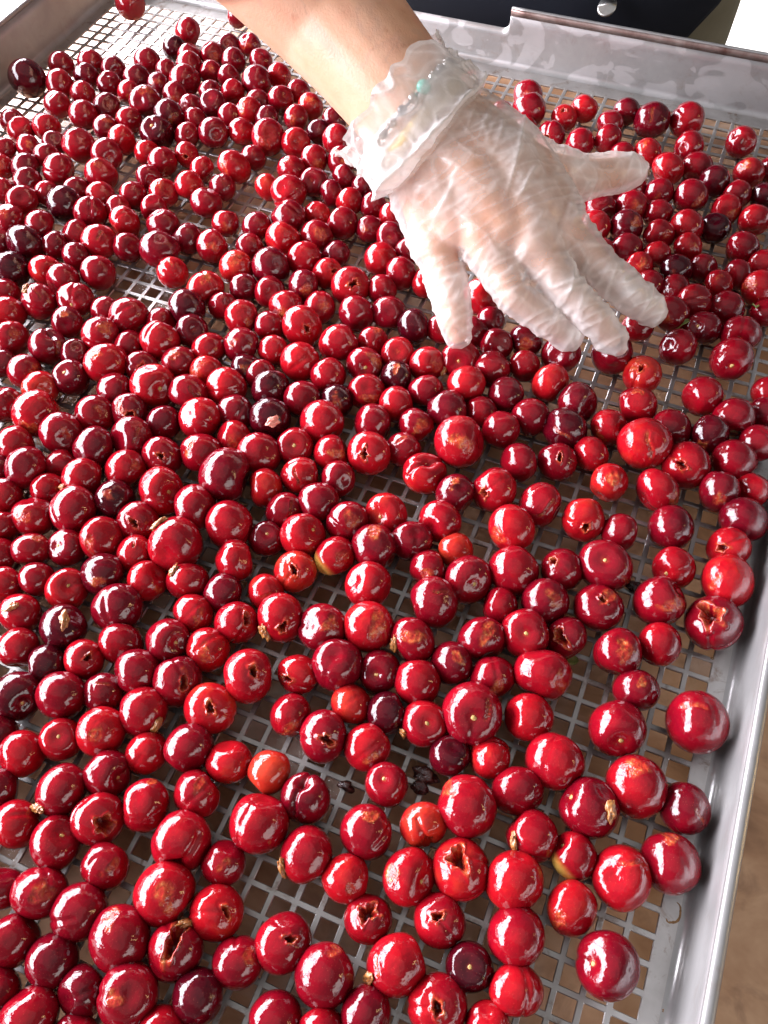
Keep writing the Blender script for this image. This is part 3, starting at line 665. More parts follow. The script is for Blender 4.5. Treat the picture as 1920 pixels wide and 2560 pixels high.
-13.45 3.58 0.93 0.93 d|s-0.06,0.02,1.00|torn dark red cherry, nearest lower right of the cleft heart cherry
-15.20 10.21 1.01 1.01 b||large smooth bright red cherry, second nearest below the gloved little fingertip
-15.54 8.32 1.00 1.00 d||smooth dark red cherry, nearest above the big scarred heart
-22.01 3.33 0.93 0.93 b|p0.23,-0.48,0.85|dimpled bright red cherry, nearest lower right of the pink-shred cherry
-44.17 11.25 1.06 1.06 D||large smooth near-black cherry, nearest upper right of the glinting dark cherry
-11.39 9.51 0.94 0.94 r||smooth deep red cherry, third nearest right of the big scarred heart
-24.84 6.26 0.98 0.98 D||smooth near-black cherry, nearest above the pink-shred cherry
-9.41 11.27 0.99 0.99 d||smooth dark red cherry, nearest below the gloved ring fingertip
-9.55 -1.37 0.80 0.80 r||smooth deep red cherry, second nearest upper left of the hollow cherry
-21.04 1.78 0.91 0.91 b|k0.16,-0.55,0.82|cracked bright red cherry, second nearest lower right of the pink-shred cherry
-13.22 -0.81 0.85 0.85 r|s0.25,-0.71,0.66|torn deep red cherry, third nearest right of the yellow-cheeked cherry
-29.08 14.86 1.07 1.07 d||large smooth dark red cherry, third nearest right of the crushed orange cherry
-40.57 7.42 0.97 0.97 r|k0.27,-0.11,0.96 t-0.47,-0.02,0.88|cracked deep red cherry, nearest lower right of the glinting dark cherry
-26.30 1.17 1.00 1.00 r|s-0.27,-0.52,0.81|large torn deep red cherry, nearest upper left of the big smooth plum cherry
-5.30 17.09 0.93 0.93 r||smooth deep red cherry, nearest below the green-scrap cherry
-11.18 36.95 1.11 1.11 D|k-0.06,-0.62,0.78|big dark purple-red cherry by the back border strip
-35.52 3.15 0.92 0.92 d|p0.02,-0.33,0.94|dimpled dark red cherry, nearest upper right of the scar-bottomed cherry
-13.07 10.44 0.92 0.92 d||smooth dark red cherry, second nearest upper right of the big scarred heart
-23.97 14.98 1.05 1.05 b|h0.44,-0.46,0.77|large holed bright red cherry, eighth nearest lower right of the big cuff-side cherry
-18.92 6.15 0.95 0.95 r||smooth deep red cherry, nearest above the cratered cherry
-26.43 -5.13 0.85 0.85 b|k0.03,0.28,0.96|cracked bright red cherry, nearest left of the big nubbed cherry
-5.48 4.30 0.85 0.85 r||smooth deep red cherry, nearest below the orange-flesh cherry
-25.86 4.26 1.15 0.92 r||smooth deep red cherry, nearest left of the pink-shred cherry
-4.47 11.46 0.95 0.95 d||smooth dark red cherry, nearest upper right of the big creased cherry
-22.83 13.15 0.97 0.97 r||smooth deep red cherry, fourth nearest left of the gloved little fingertip
-38.62 10.78 0.98 0.98 r||smooth deep red cherry, second nearest lower right of the big dark upper-left cherry
-27.15 5.55 1.01 1.01 b||large smooth bright red cherry, nearest upper left of the pink-shred cherry
-7.89 8.37 0.85 0.85 b||smooth bright red cherry, nearest upper left of the orange-flesh cherry
-6.16 19.39 0.95 0.95 r|g0.76,-0.63,0.15 s-0.11,-0.91,0.39|red cherry with a green leaf scrap stuck to it, beside the index fingertip
-44.11 15.41 1.05 1.05 D||big very dark cherry near left edge, with one long white highlight
-11.13 14.25 0.98 0.98 r||smooth deep red cherry, nearest lower left of the gloved ring fingertip
-22.39 8.27 0.94 0.94 r||smooth deep red cherry, third nearest upper right of the pink-shred cherry
-35.63 6.37 1.00 1.00 r|s0.54,-0.04,0.84|torn deep red cherry, third nearest left of the glossy black cherry
-20.08 8.06 0.91 0.91 b|s0.68,-0.62,0.39|torn bright red cherry, second nearest above the cratered cherry
-4.32 19.03 0.92 0.92 d|p-0.46,-0.62,0.64|dimpled dark red cherry, nearest lower right of the green-scrap cherry
-2.36 19.25 1.00 1.00 r|p0.02,-0.91,0.40|large dimpled deep red cherry, nearest above the dark-tipped cherry
-20.88 -0.34 0.87 0.87 r|k0.57,-0.11,0.82|cracked deep red cherry, nearest lower right of the big smooth plum cherry
-22.99 6.25 0.94 0.94 r||smooth deep red cherry, nearest upper right of the pink-shred cherry
-7.46 10.27 0.90 0.90 b|s-0.40,-0.88,0.26|torn bright red cherry, nearest upper left of the big creased cherry
-28.85 10.51 0.94 0.94 b|s0.83,-0.41,0.38|torn bright red cherry, second nearest lower right of the crushed orange cherry
-20.13 3.63 0.89 0.89 b|s0.61,-0.33,0.72|torn bright red cherry, nearest left of the cratered cherry
-7.14 30.02 0.99 0.99 r|s0.51,-0.72,0.48|torn deep red cherry, second nearest lower right of the gloved thumb tip
-46.69 21.01 1.06 1.06 r||tall deep red cherry with a long curved highlight, in the upper left
-32.08 10.01 1.03 1.03 D||smooth glossy black cherry beside the bare patch of mesh, left of centre
-21.02 -2.03 0.80 0.80 d|p0.19,-0.07,0.98|dimpled dark red cherry, nearest upper left of the orange star cherry
-20.92 9.74 0.95 0.95 r|p0.42,-0.69,0.60 s0.76,-0.08,0.65|dimpled deep red cherry, third nearest left of the gloved little fingertip
-21.12 13.93 0.94 0.94 r||smooth deep red cherry, fourth nearest upper left of the gloved little fingertip
-22.31 0.49 0.88 0.88 b||smooth bright red cherry, nearest right of the big smooth plum cherry
-16.16 11.93 0.99 0.99 r|p0.13,-0.74,0.66|dimpled deep red cherry, nearest below the gloved little fingertip
-14.32 11.89 0.94 0.94 r||smooth deep red cherry, nearest lower right of the gloved little fingertip
-29.13 2.25 0.86 0.86 d||smooth dark red cherry, nearest below the bright round dimpled cherry
-0.31 12.00 0.92 0.92 d||smooth dark red cherry, second nearest right of the torn-star cherry
-29.43 17.26 1.04 1.04 b||large smooth bright red cherry, second nearest below the big cuff-side cherry
-40.07 13.19 1.01 1.01 b|k0.48,-0.28,0.83|large cracked bright red cherry, nearest lower right of the big dark upper-left cherry
-34.94 26.27 1.08 1.08 b|s0.28,-0.91,0.30|large bright cherry with an orange scar, left of the bare forearm
-5.17 20.83 1.38 0.94 b||smooth bright red cherry, nearest upper right of the green-scrap cherry
-40.28 4.34 0.94 0.94 b|s0.67,-0.11,0.73|torn bright red cherry, third nearest below the glinting dark cherry
-16.79 6.91 0.87 0.87 d|s0.47,-0.45,0.75|torn dark red cherry, nearest left of the big scarred heart
-32.80 3.20 0.92 0.92 r||smooth deep red cherry, nearest left of the bright round dimpled cherry
-30.02 -7.96 0.80 0.80 r||smooth deep red cherry, nearest upper left of the tan-topped dark cherry
-9.00 37.84 1.05 1.05 b||large smooth bright red cherry, nearest right of the big dark back cherry
-16.79 5.19 0.85 0.85 r|s-0.17,-0.08,0.98|torn deep red cherry, nearest upper left of the cleft heart cherry
-31.04 21.39 1.08 1.08 b||big bright red cherry on the mesh, left of the glove cuff
-42.34 24.03 1.08 1.08 D|p0.06,-0.44,0.90|large dimpled near-black cherry, fourth nearest right of the tall upper-left cherry
-19.78 -4.60 0.80 0.80 b|k0.37,-0.50,0.78|cracked bright red cherry, nearest upper left of the wide-split cherry
-3.44 21.03 0.93 0.93 r||smooth deep red cherry, nearest right of the green-scrap cherry
-17.74 11.00 0.91 0.91 b|s0.76,-0.44,0.47 t1.00,-0.03,0.06|torn bright red cherry, nearest lower left of the gloved little fingertip
-38.67 8.37 0.96 0.96 r|p0.36,-0.85,0.39|dimpled deep red cherry, second nearest lower right of the glinting dark cherry
-18.25 7.80 0.90 0.90 b||smooth bright red cherry, second nearest upper right of the cratered cherry
-27.52 16.18 0.98 0.98 b||smooth bright red cherry, third nearest below the big cuff-side cherry
-19.45 13.40 0.89 0.89 D||smooth near-black cherry, second nearest upper left of the gloved little fingertip
-3.14 29.17 0.91 0.91 b||bright red cherry near the right edge, level with the thumb
-33.38 15.34 0.94 0.94 b|s0.48,-0.62,0.63|torn bright red cherry, nearest below the round upper-middle cherry
-27.88 8.55 0.96 0.96 r|s-0.17,-0.58,0.80|torn deep red cherry, second nearest lower right of the glossy black cherry
-35.67 18.83 0.97 0.97 r||round deep red cherry standing alone below a bright cherry, upper middle
-38.06 6.66 0.87 0.87 r|s0.24,-0.16,0.96|torn deep red cherry, third nearest lower right of the glinting dark cherry
-17.12 9.21 0.89 0.89 r||smooth deep red cherry, nearest upper left of the big scarred heart
-31.17 2.20 0.91 0.91 d|h0.55,-0.57,0.61 s-0.11,-0.43,0.90|holed dark red cherry, nearest lower left of the bright round dimpled cherry
-35.64 22.65 1.08 1.01 b|s-0.14,-0.87,0.47|large torn bright red cherry, second nearest lower left of the forearm-side cherry
-10.27 25.88 0.98 0.98 D|s0.53,-0.39,0.75|torn near-black cherry, third nearest below the gloved thumb tip
-43.71 9.08 1.03 1.03 D||large near-black cherry with a blue-white glint at the left edge
-30.45 6.26 0.90 0.90 r|s-0.05,-0.25,0.97|torn deep red cherry, nearest upper right of the bright round dimpled cherry
-26.69 20.03 0.96 0.96 r||smooth deep red cherry, third nearest lower right of the big cuff-side cherry
-9.12 32.29 0.97 0.97 b||smooth bright red cherry, nearest right of the gloved thumb tip
-42.08 15.33 0.96 0.96 d||smooth dark red cherry, nearest right of the big dark upper-left cherry
-45.09 27.07 1.06 1.06 d|s0.34,-0.09,0.94|large torn dark red cherry, sixth nearest upper right of the tall upper-left cherry
-31.07 14.17 0.97 0.97 b|s0.30,-0.24,0.92|torn bright red cherry, nearest upper right of the crushed orange cherry
-46.47 18.25 0.99 0.99 r||smooth deep red cherry, nearest lower left of the tall upper-left cherry
-8.56 15.22 1.06 1.06 d||large smooth dark red cherry, nearest lower left of the gloved middle fingertip
-0.02 9.09 1.08 0.82 b||smooth bright red cherry, second nearest upper right of the small-pit rim cherry
-23.30 17.92 0.94 0.94 b||smooth bright red cherry, fifth nearest upper left of the gloved ring fingertip
-3.43 26.41 0.90 0.90 r||smooth deep red cherry, nearest lower left of the bright right-edge cherry
-18.94 9.55 0.86 0.86 D|s0.04,-0.07,1.00|torn near-black cherry, third nearest lower left of the gloved little fingertip
-38.23 2.62 0.88 0.88 r|s0.94,-0.03,0.35|torn deep red cherry, second nearest above the scar-bottomed cherry
-13.22 14.67 0.87 0.87 d|s0.18,-0.81,0.56|torn dark red cherry, nearest left of the gloved ring fingertip
-39.51 15.26 0.95 0.95 b||smooth bright red cherry, third nearest upper left of the glossy black cherry
-34.47 12.48 0.88 0.88 b|k0.09,-0.12,0.99|cracked bright red cherry, nearest upper left of the crushed orange cherry
-29.99 19.21 1.06 1.06 d||large smooth dark red cherry, nearest below the big cuff-side cherry
-31.91 11.90 1.00 1.00 o|s0.29,-0.13,0.95|crushed orange-red cherry with glistening torn skin beside the bare mesh"""
FAR = """-53.25 38.34 1.10 1.10 r||
-46.96 36.36 0.96 0.96 r||
-46.91 34.20 0.84 0.84 D||
-44.55 40.06 0.81 0.81 r||
-53.65 29.14 0.92 0.92 d||
-51.79 30.23 0.87 0.87 r||
-51.16 28.63 0.86 0.86 d||
-49.75 30.10 0.87 0.87 d|p0.77,-0.58,0.28|
-47.87 31.87 0.93 0.93 r|t0.02,0.22,0.98|
-45.91 31.30 0.80 0.80 r||
-45.28 33.68 0.83 0.83 r||
-44.43 32.22 0.93 0.93 r||
-43.73 34.42 0.84 0.84 r|s0.62,-0.72,0.32|
-43.15 35.91 0.84 0.84 d|p0.33,-0.64,0.70|
-41.69 36.60 0.80 0.80 r|s0.15,-0.86,0.49|
-41.74 34.07 0.88 0.88 d||
-42.70 32.28 0.80 0.80 r|s0.45,-0.52,0.72|
-41.16 32.24 0.80 0.80 d||
-52.20 26.81 0.96 0.96 r||
-48.89 28.19 0.86 0.86 d||
-47.38 29.61 0.92 0.92 d||
-47.08 27.99 0.80 0.80 r|s0.55,-0.83,0.12|
-50.07 26.54 0.85 0.85 r|k0.72,-0.22,0.66|
-45.52 29.51 0.81 0.81 d|s0.26,-0.62,0.74|
-43.78 30.41 1.03 1.03 d||
-41.52 30.03 0.81 0.81 r||
-40.00 30.60 0.80 0.80 r||
-37.72 28.72 1.55 0.90 b|s-0.08,-0.61,0.79|
-51.00 24.70 0.89 0.89 r||
-47.69 25.90 0.89 0.89 d|p0.64,-0.43,0.64|
-43.53 28.56 0.91 0.91 r|s0.52,-0.83,0.17|
-41.99 28.06 0.80 0.80 r|p-0.12,-0.84,0.53|
-40.40 28.54 0.95 0.95 D|p0.03,-0.39,0.92|
-38.87 27.90 0.80 0.80 r||
-48.48 24.25 0.94 0.94 r||
-46.41 23.74 0.83 0.83 d|s0.50,-0.06,0.86|
-45.20 24.94 0.83 0.83 r||
-42.52 26.06 1.04 1.04 D|s0.62,-0.72,0.32|
-40.87 26.62 0.80 0.80 r||
-38.83 25.60 0.98 0.98 d|p0.67,-0.63,0.39|
-37.23 26.63 0.88 0.88 r||
-53.14 22.12 0.80 0.80 r||
-51.77 21.29 0.87 0.87 b||
-50.19 22.19 0.92 0.92 b||
-48.80 21.01 0.80 0.80 d|p0.53,-0.27,0.80|
-44.43 20.88 0.96 0.96 r|p0.74,-0.61,0.28|
-44.34 22.69 0.92 0.92 b||
-40.47 24.78 0.83 0.83 d||
-50.21 19.94 0.80 0.80 r|s0.60,-0.39,0.70|
-48.34 19.48 0.85 0.85 r||
-51.56 19.07 0.80 0.80 r||
-50.63 17.43 0.80 0.80 b|s0.66,-0.55,0.52|
-48.97 17.93 0.89 0.89 d||
-47.89 16.62 0.88 0.88 d||
-42.12 22.19 0.80 0.80 b||
-40.50 21.55 0.91 0.91 r||
-39.41 22.90 0.81 0.81 b|h0.41,-0.78,0.47|
-37.71 21.86 0.80 0.80 b||
-35.09 24.25 0.80 0.80 r||
-43.62 18.96 0.99 0.99 b|s0.22,-0.20,0.95|
-40.60 19.92 0.80 0.80 d|p0.67,-0.63,0.40|
-37.52 19.93 0.94 0.94 b||
-35.50 20.65 0.84 0.84 r||
-38.91 18.86 0.88 0.88 b|s0.05,-0.30,0.95|
-40.55 17.96 0.83 0.83 r||
-38.60 17.26 0.83 0.83 r|p0.54,-0.83,0.15|
-48.94 15.29 0.80 0.80 r||
-46.97 14.76 0.96 0.96 b||
-46.06 16.19 0.80 0.80 r||
-44.51 17.28 0.80 0.80 d||
-42.56 17.14 0.88 0.88 b||
-40.80 16.42 0.80 0.80 r|s0.95,-0.14,0.28|
-37.06 15.88 1.00 1.00 d||
-33.67 17.63 0.82 0.82 b|s0.49,-0.77,0.41|
-46.70 12.95 0.94 0.94 r|s0.24,-0.25,0.94|
-44.48 13.14 0.94 0.94 r||
-42.60 12.03 0.80 0.80 d||
-42.00 13.46 0.85 0.85 r||
-38.28 13.49 0.84 0.84 r|p0.77,-0.29,0.57|
-35.15 15.40 0.90 0.90 d||
-31.31 16.31 0.80 0.80 r||
-46.01 11.09 0.80 0.80 d||
-40.80 11.60 0.83 0.83 r||
-39.94 34.93 0.83 0.83 r||
-38.79 32.08 1.03 1.03 d||
-37.79 33.67 0.82 0.82 b||
-36.29 30.88 0.91 0.91 r|p0.68,-0.40,0.62|
-35.59 32.36 0.80 0.80 r||
-37.75 30.18 0.80 0.80 d||
-36.27 28.62 0.80 0.80 d||
-33.92 30.86 0.85 0.85 b|s0.28,-0.39,0.88|
-34.27 29.27 0.84 0.84 r|s0.19,-0.88,0.43|
-31.75 30.12 0.80 0.80 d||
-32.17 28.44 0.80 0.80 D||
-33.05 26.58 0.93 0.93 b|p0.58,-0.55,0.60|
-30.51 27.75 0.98 0.98 b||
-28.84 27.54 0.80 0.80 r||
-31.14 25.35 0.91 0.91 r|s0.70,-0.65,0.31|
-29.37 25.92 0.91 0.91 r|s0.54,-0.56,0.63|
-32.09 23.86 0.86 0.86 b|s-0.18,-0.19,0.97|
-32.80 21.72 0.80 0.80 o||
-30.12 23.20 0.90 0.90 d|p0.15,-0.72,0.68|
-28.49 24.42 0.80 0.80 r||
-28.63 22.59 0.80 0.80 r|t0.27,-0.96,-0.09|
-27.16 22.19 1.04 0.84 b||
-26.94 23.98 0.80 0.80 d||
-25.60 22.41 0.83 0.83 d||
-28.66 20.40 0.80 0.80 b||
-25.02 20.27 0.82 0.82 d|s-0.02,-0.80,0.60|
-24.11 21.84 0.82 0.82 b||
-31.69 18.00 0.87 0.87 d||
-27.67 18.39 0.95 0.95 r|s0.50,-0.45,0.74|
-23.42 19.97 0.91 0.91 r|p0.20,-0.75,0.63|
-26.03 17.49 0.80 0.80 d||
-21.99 19.18 0.80 0.80 d||
-24.18 37.59 0.80 0.80 b|s0.12,-0.53,0.84|
-21.05 34.72 0.80 0.80 r||
-20.02 37.30 0.95 0.95 d|s-0.14,-0.89,0.44|
-19.30 35.28 1.09 1.09 r||
-19.05 33.51 0.86 0.80 r||
-16.95 35.78 0.83 0.83 b|h-0.05,-0.35,0.93|
-15.88 37.05 0.88 0.88 b||
-17.19 33.37 0.87 0.87 d|h-0.16,-0.92,0.36|
-15.09 33.08 0.91 0.91 r|t0.54,-0.82,0.15|
-13.81 36.19 0.82 0.82 r||
-13.47 34.13 0.90 0.90 r||
-13.08 37.80 0.87 0.87 d||
-5.20 36.87 0.93 0.93 r|p0.30,-0.81,0.51|
-8.29 35.18 0.93 0.93 r||
-12.22 33.03 0.80 0.80 r||
-10.73 33.67 0.89 0.89 b|s-0.34,-0.43,0.83|
-7.37 33.28 0.92 0.92 r||
-6.09 32.09 0.90 0.90 D||
-4.18 33.87 0.90 0.90 b|s-0.42,-0.44,0.79|
-2.90 34.87 0.80 0.80 d||
-2.93 31.77 0.80 0.80 D||
-4.52 31.50 0.84 0.84 r||
-4.89 29.65 0.88 0.88 b|s0.57,-0.73,0.38|
-9.14 29.85 0.86 0.86 r|s0.03,-0.97,0.26|
-10.74 29.85 0.80 0.80 r||
-11.87 28.79 0.80 0.80 r||
-10.47 27.91 0.98 0.95 r|s0.40,-0.79,0.46|
-12.27 27.11 0.95 0.95 r||
-14.02 27.06 0.87 0.87 d||
-8.77 27.91 0.85 0.85 r||
-12.10 25.17 0.94 0.94 b||
-8.29 25.84 0.88 0.88 r|s0.55,-0.62,0.56|
-6.87 27.12 0.97 0.97 b||
-5.23 27.77 0.87 0.87 D||
-6.39 25.48 0.82 0.82 b|s0.26,-0.61,0.75|
-9.81 24.06 0.87 0.87 d||
-8.04 24.18 0.80 0.80 b||
-11.10 23.19 0.80 0.80 r||
-41.86 9.92 0.91 0.91 b|p0.89,-0.34,0.31|
-40.15 9.45 0.95 0.95 r||
-29.92 12.88 0.83 0.83 d||
-30.40 11.08 0.80 0.80 r||
-43.02 7.49 0.81 0.80 d||
-41.82 6.11 0.92 0.92 b||
-36.58 8.30 0.80 0.80 r||
-33.12 8.66 0.80 0.80 r||
-30.95 8.57 0.92 0.92 d|p0.53,-0.43,0.73|
-33.85 6.44 0.80 0.80 d||
-36.31 4.79 0.80 0.80 d|p0.32,0.09,0.94|
-29.47 7.72 0.91 0.91 b||
-39.84 2.76 0.80 0.80 d||
-36.68 1.88 0.91 0.91 o|p0.74,-0.38,0.56|
-32.34 5.25 0.85 0.85 r|h0.51,-0.49,0.71 t0.81,0.15,0.57|
-28.76 6.23 0.86 0.86 b|s-0.22,-0.54,0.81|
-26.87 7.25 0.80 0.80 D|s0.41,-0.55,0.73|
-37.81 0.21 0.93 0.93 r||
-25.22 2.71 0.86 0.86 b|s0.45,-0.61,0.65|
-35.64 -1.85 0.94 0.94 b||
-32.74 -1.91 0.80 0.80 r||
-34.22 -4.70 0.87 0.87 r||
-32.45 -3.48 0.81 0.81 b||
-35.67 -3.51 0.80 0.80 d||
-25.71 15.64 0.88 0.88 b|h0.65,-0.28,0.71|
-26.59 14.07 0.92 0.92 d|s0.50,-0.71,0.50|
-28.32 13.08 0.87 0.87 r|p0.41,-0.62,0.67|
-22.29 15.62 0.83 0.83 r||
-21.69 17.19 0.92 0.92 r||
-20.09 17.06 0.80 0.80 b||
-26.80 12.25 0.95 0.95 b|s0.17,-0.92,0.36|
-25.06 12.91 0.90 0.90 r|s0.59,-0.41,0.70|
-17.95 13.89 0.80 0.80 b||
-27.10 10.56 0.85 0.85 r||
-16.17 14.12 1.39 0.88 d||
-15.56 15.46 0.80 0.80 d|t-0.14,0.16,0.98|
-16.67 17.00 0.99 0.99 b||
-21.20 11.63 0.80 0.80 b|s0.26,0.32,0.91|
-26.07 8.99 0.83 0.83 b||
-14.66 13.76 0.87 0.87 r||
-19.48 11.15 0.91 0.91 b|p0.20,-0.49,0.85|
-25.88 7.07 1.93 0.80 r||
-21.32 6.93 0.84 0.84 D|s0.36,-0.70,0.62|
-13.96 9.00 0.80 0.80 r||
-19.18 2.31 0.83 0.83 r||
-2.03 25.58 0.80 0.80 b||
-8.78 22.83 0.80 0.80 b|s0.17,-0.53,0.83|
-6.69 23.28 0.89 0.89 D|k0.12,-0.95,0.29|
-5.23 24.00 0.80 0.80 r||
-3.27 24.17 0.80 0.80 r||
-4.14 22.90 0.80 0.80 b|s-0.02,-0.19,0.98|
-7.86 21.56 0.80 0.80 r||
-6.42 21.70 0.80 0.80 r||
-1.90 23.20 0.95 0.95 b|s-0.71,-0.43,0.56|
-1.28 21.65 0.80 0.80 d|g-0.79,-0.36,0.49|
-7.72 17.90 0.82 0.82 b||
-12.76 12.89 0.81 0.81 r||
-0.29 15.69 0.80 0.80 b||
-0.24 14.16 0.80 0.80 r||
-33.33 -6.27 0.80 0.80 r||
-32.52 -7.55 0.80 0.80 r||
-31.27 -8.79 0.80 0.80 r||
-27.34 -14.82 0.80 0.80 d||
-12.37 0.63 0.80 0.80 o||
-25.86 -16.71 0.80 0.80 d||
-23.55 -19.74 0.80 0.80 d||
-21.66 -22.60 0.80 0.80 r||
-15.44 -21.41 0.80 0.80 b||
-18.15 -22.78 0.80 0.80 r||
-10.28 -19.35 0.80 0.80 r||
-4.91 -17.05 0.80 0.80 b||
-48.34 7.45 1.01 1.01 b||
-40.17 -15.31 0.94 0.94 d||
-40.06 -18.76 0.93 0.93 r||
-44.32 -2.22 0.78 0.78 r||
-54.56 -13.93 0.83 0.83 d||
-37.82 -18.38 0.93 0.93 r||
-52.05 13.70 0.89 0.89 b||
-54.50 -5.54 1.01 1.01 d||
-37.94 -7.74 0.81 0.81 r||
-13.21 -21.77 0.78 0.78 b||
-41.89 -1.50 0.95 0.95 b||
-53.35 -16.74 0.83 0.83 b||
-35.89 -15.77 0.98 0.98 b||
-24.91 -22.19 0.86 0.86 r||
-1.22 -21.21 0.80 0.80 d||
-48.81 2.37 0.85 0.85 r||
-1.43 -18.99 0.97 0.97 d||
-27.22 -19.50 0.88 0.88 r||
-43.28 0.32 0.94 0.94 b||
-37.01 -13.40 0.96 0.96 r||
-33.28 -15.99 0.94 0.94 r||
-33.25 -21.38 0.93 0.93 r||
-41.80 -22.15 0.76 0.76 r||
-46.43 -23.29 0.80 0.80 b||
-11.71 -22.87 0.92 0.92 b||
-42.90 -19.76 0.90 0.90 r||
-23.30 -23.86 0.90 0.90 r||
-34.37 -17.43 0.89 0.89 r||
-54.09 -9.89 0.94 0.94 r||
-54.31 18.62 0.75 0.75 r||
-46.31 -9.62 1.00 1.00 d||
-43.09 -4.56 0.96 0.96 d||
-9.20 -23.23 0.89 0.89 r||
-30.52 -13.99 0.92 0.92 d||
-53.19 16.26 0.83 0.83 r||
-49.82 10.75 1.01 1.01 b||
-27.60 -21.80 0.94 0.94 r||
-40.96 -4.68 0.97 0.97 r||
-51.08 -11.92 0.74 0.74 d||
-46.13 -18.04 0.91 0.91 d||
-45.99 6.31 1.05 1.05 r||
-44.18 -21.74 0.77 0.77 b||
-50.83 -7.96 0.89 0.89 b||
-0.91 37.58 0.82 0.82 r||
-53.66 -7.45 0.96 0.96 r||
-48.70 -21.15 0.96 0.96 r||
-51.11 -19.82 0.74 0.74 r||
-51.32 4.28 0.83 0.83 r||
-50.86 6.18 1.02 1.02 b||
-38.96 -20.09 0.81 0.81 d||
-30.34 -21.92 0.84 0.84 b||
-3.09 -18.28 0.87 0.87 d||
-52.87 -3.55 1.03 1.03 b||
-37.19 -21.18 0.93 0.93 b||
-43.97 -7.06 0.79 0.79 r||
-51.70 -1.26 0.78 0.78 b||
-53.78 6.75 1.02 1.02 b||
-2.92 -22.80 0.84 0.84 r||
-45.36 -4.61 0.74 0.74 r||
-50.96 -16.36 0.98 0.98 r||
-47.06 0.27 0.74 0.74 b||
-40.17 -12.18 0.89 0.89 r||
-7.03 -19.81 0.88 0.88 d||
-54.56 -12.02 0.78 0.78 b||
-52.25 0.89 0.74 0.74 r||
-42.15 -14.94 0.97 0.97 b||
-48.75 -5.81 0.91 0.91 r||
-52.65 -14.99 0.83 0.83 r||
-31.00 -19.27 1.00 1.00 d||
-43.21 -12.98 0.79 0.79 d||
-35.86 -6.18 0.98 0.98 b||
-39.40 -2.32 1.00 1.00 d||
-39.91 -7.85 0.81 0.81 r||
0.12 26.60 0.88 0.88 b||
-43.47 -17.96 0.86 0.86 b||
-44.55 -10.87 1.01 1.01 d||
-54.78 3.42 0.92 0.92 b||
-45.78 4.35 0.88 0.88 r||
-49.14 -0.83 0.76 0.76 r||
-38.99 -10.20 0.89 0.89 b||
-40.47 -23.26 1.00 1.00 b||
-45.09 -20.16 0.81 0.81 b||
-55.24 12.37 0.96 0.96 r||
-47.92 -13.42 0.75 0.75 r||
-46.97 -4.49 0.91 0.91 r||
-45.18 -0.20 0.83 0.83 b||
-48.88 -8.65 0.84 0.84 r||
-32.02 -12.56 0.94 0.94 b||
-34.91 -12.35 0.85 0.85 r||
-14.62 -23.11 0.92 0.92 d||
-31.03 -17.14 0.84 0.84 b||
-49.00 -3.84 0.74 0.74 b||
-45.72 -12.69 0.74 0.74 b||
-3.49 -20.40 0.84 0.84 b||
-54.66 15.18 0.99 0.99 r||
-54.86 -17.68 0.75 0.75 b||
-54.66 -0.71 0.90 0.90 d||
-48.60 -19.48 0.77 0.77 r||
-0.50 -22.77 0.96 0.96 b||
-40.97 0.20 0.90 0.90 r||
-34.86 -23.12 1.01 1.01 r||
-5.46 -23.10 0.80 0.80 d||
-35.25 -21.06 0.89 0.89 d||
-44.00 5.22 0.89 0.89 b||
-25.56 -19.51 0.83 0.83 b||
-46.85 -11.49 0.87 0.87 r||
-0.93 -16.89 0.84 0.84 d||
-50.76 0.57 0.82 0.82 b||
-44.37 -14.41 0.96 0.96 b||
-52.30 2.80 0.93 0.93 r||
-37.10 -10.65 0.98 0.98 r||
-47.04 -16.46 0.89 0.89 d||
-38.47 -22.55 0.99 0.99 r||
-49.49 4.72 0.86 0.86 r||
-27.38 -17.82 0.82 0.82 b||
-42.93 3.82 0.90 0.90 r||
-51.81 11.74 0.87 0.87 d||
-42.22 -10.89 0.91 0.91 r||
-41.35 -9.03 0.89 0.89 b||
-51.09 -6.07 0.89 0.89 r||
-26.10 -23.41 0.86 0.86 b||
-55.49 -15.42 0.87 0.87 b||
-33.05 -9.17 0.89 0.89 d||
-4.98 -19.15 0.81 0.81 r||
-49.89 12.51 0.79 0.79 d||
-51.03 8.08 0.84 0.84 r||
-47.32 -2.49 0.90 0.90 d||
-53.26 10.01 0.98 0.98 b||
-52.18 -9.16 0.91 0.91 b||
-34.71 -10.69 0.78 0.78 r||
-37.65 -4.98 0.94 0.94 b||
-44.91 1.85 0.74 0.74 r||
-29.31 -17.60 0.96 0.96 r||
-36.15 -8.92 0.96 0.96 d||
-5.08 -20.69 0.77 0.77 b||
-29.06 -19.59 0.85 0.85 r||
-48.13 9.60 0.79 0.79 r||
-49.57 -18.06 0.95 0.95 r||
-41.53 -6.47 0.87 0.87 b||
-0.23 34.03 0.87 0.87 b||
-55.21 9.79 0.82 0.82 b||
-48.83 -11.18 1.06 1.06 d||
-7.22 -22.01 1.02 1.02 d||
-32.14 -23.95 0.84 0.84 r||
-34.63 -7.68 0.93 0.93 b||
-55.31 -3.30 0.76 0.76 r||
-53.46 4.81 0.90 0.90 b||
-43.72 -23.72 0.98 0.98 d||
-42.05 1.92 0.83 0.83 r||
-52.79 -13.15 0.86 0.86 r||
-39.35 -5.64 0.90 0.90 d||
-52.57 -10.93 0.82 0.82 r||
-9.08 -20.98 0.74 0.74 b||
-49.92 -13.86 0.97 0.97 d||
-16.58 -23.80 0.99 0.99 b||
-32.82 -18.18 0.74 0.74 r||
-50.44 2.09 0.74 0.74 d||
-34.63 -19.46 0.75 0.75 r||
-45.70 -6.83 0.81 0.81 b||
-38.16 -16.02 0.74 0.74 r||
-31.52 -15.50 0.85 0.85 d||
-53.94 13.49 0.74 0.74 b||
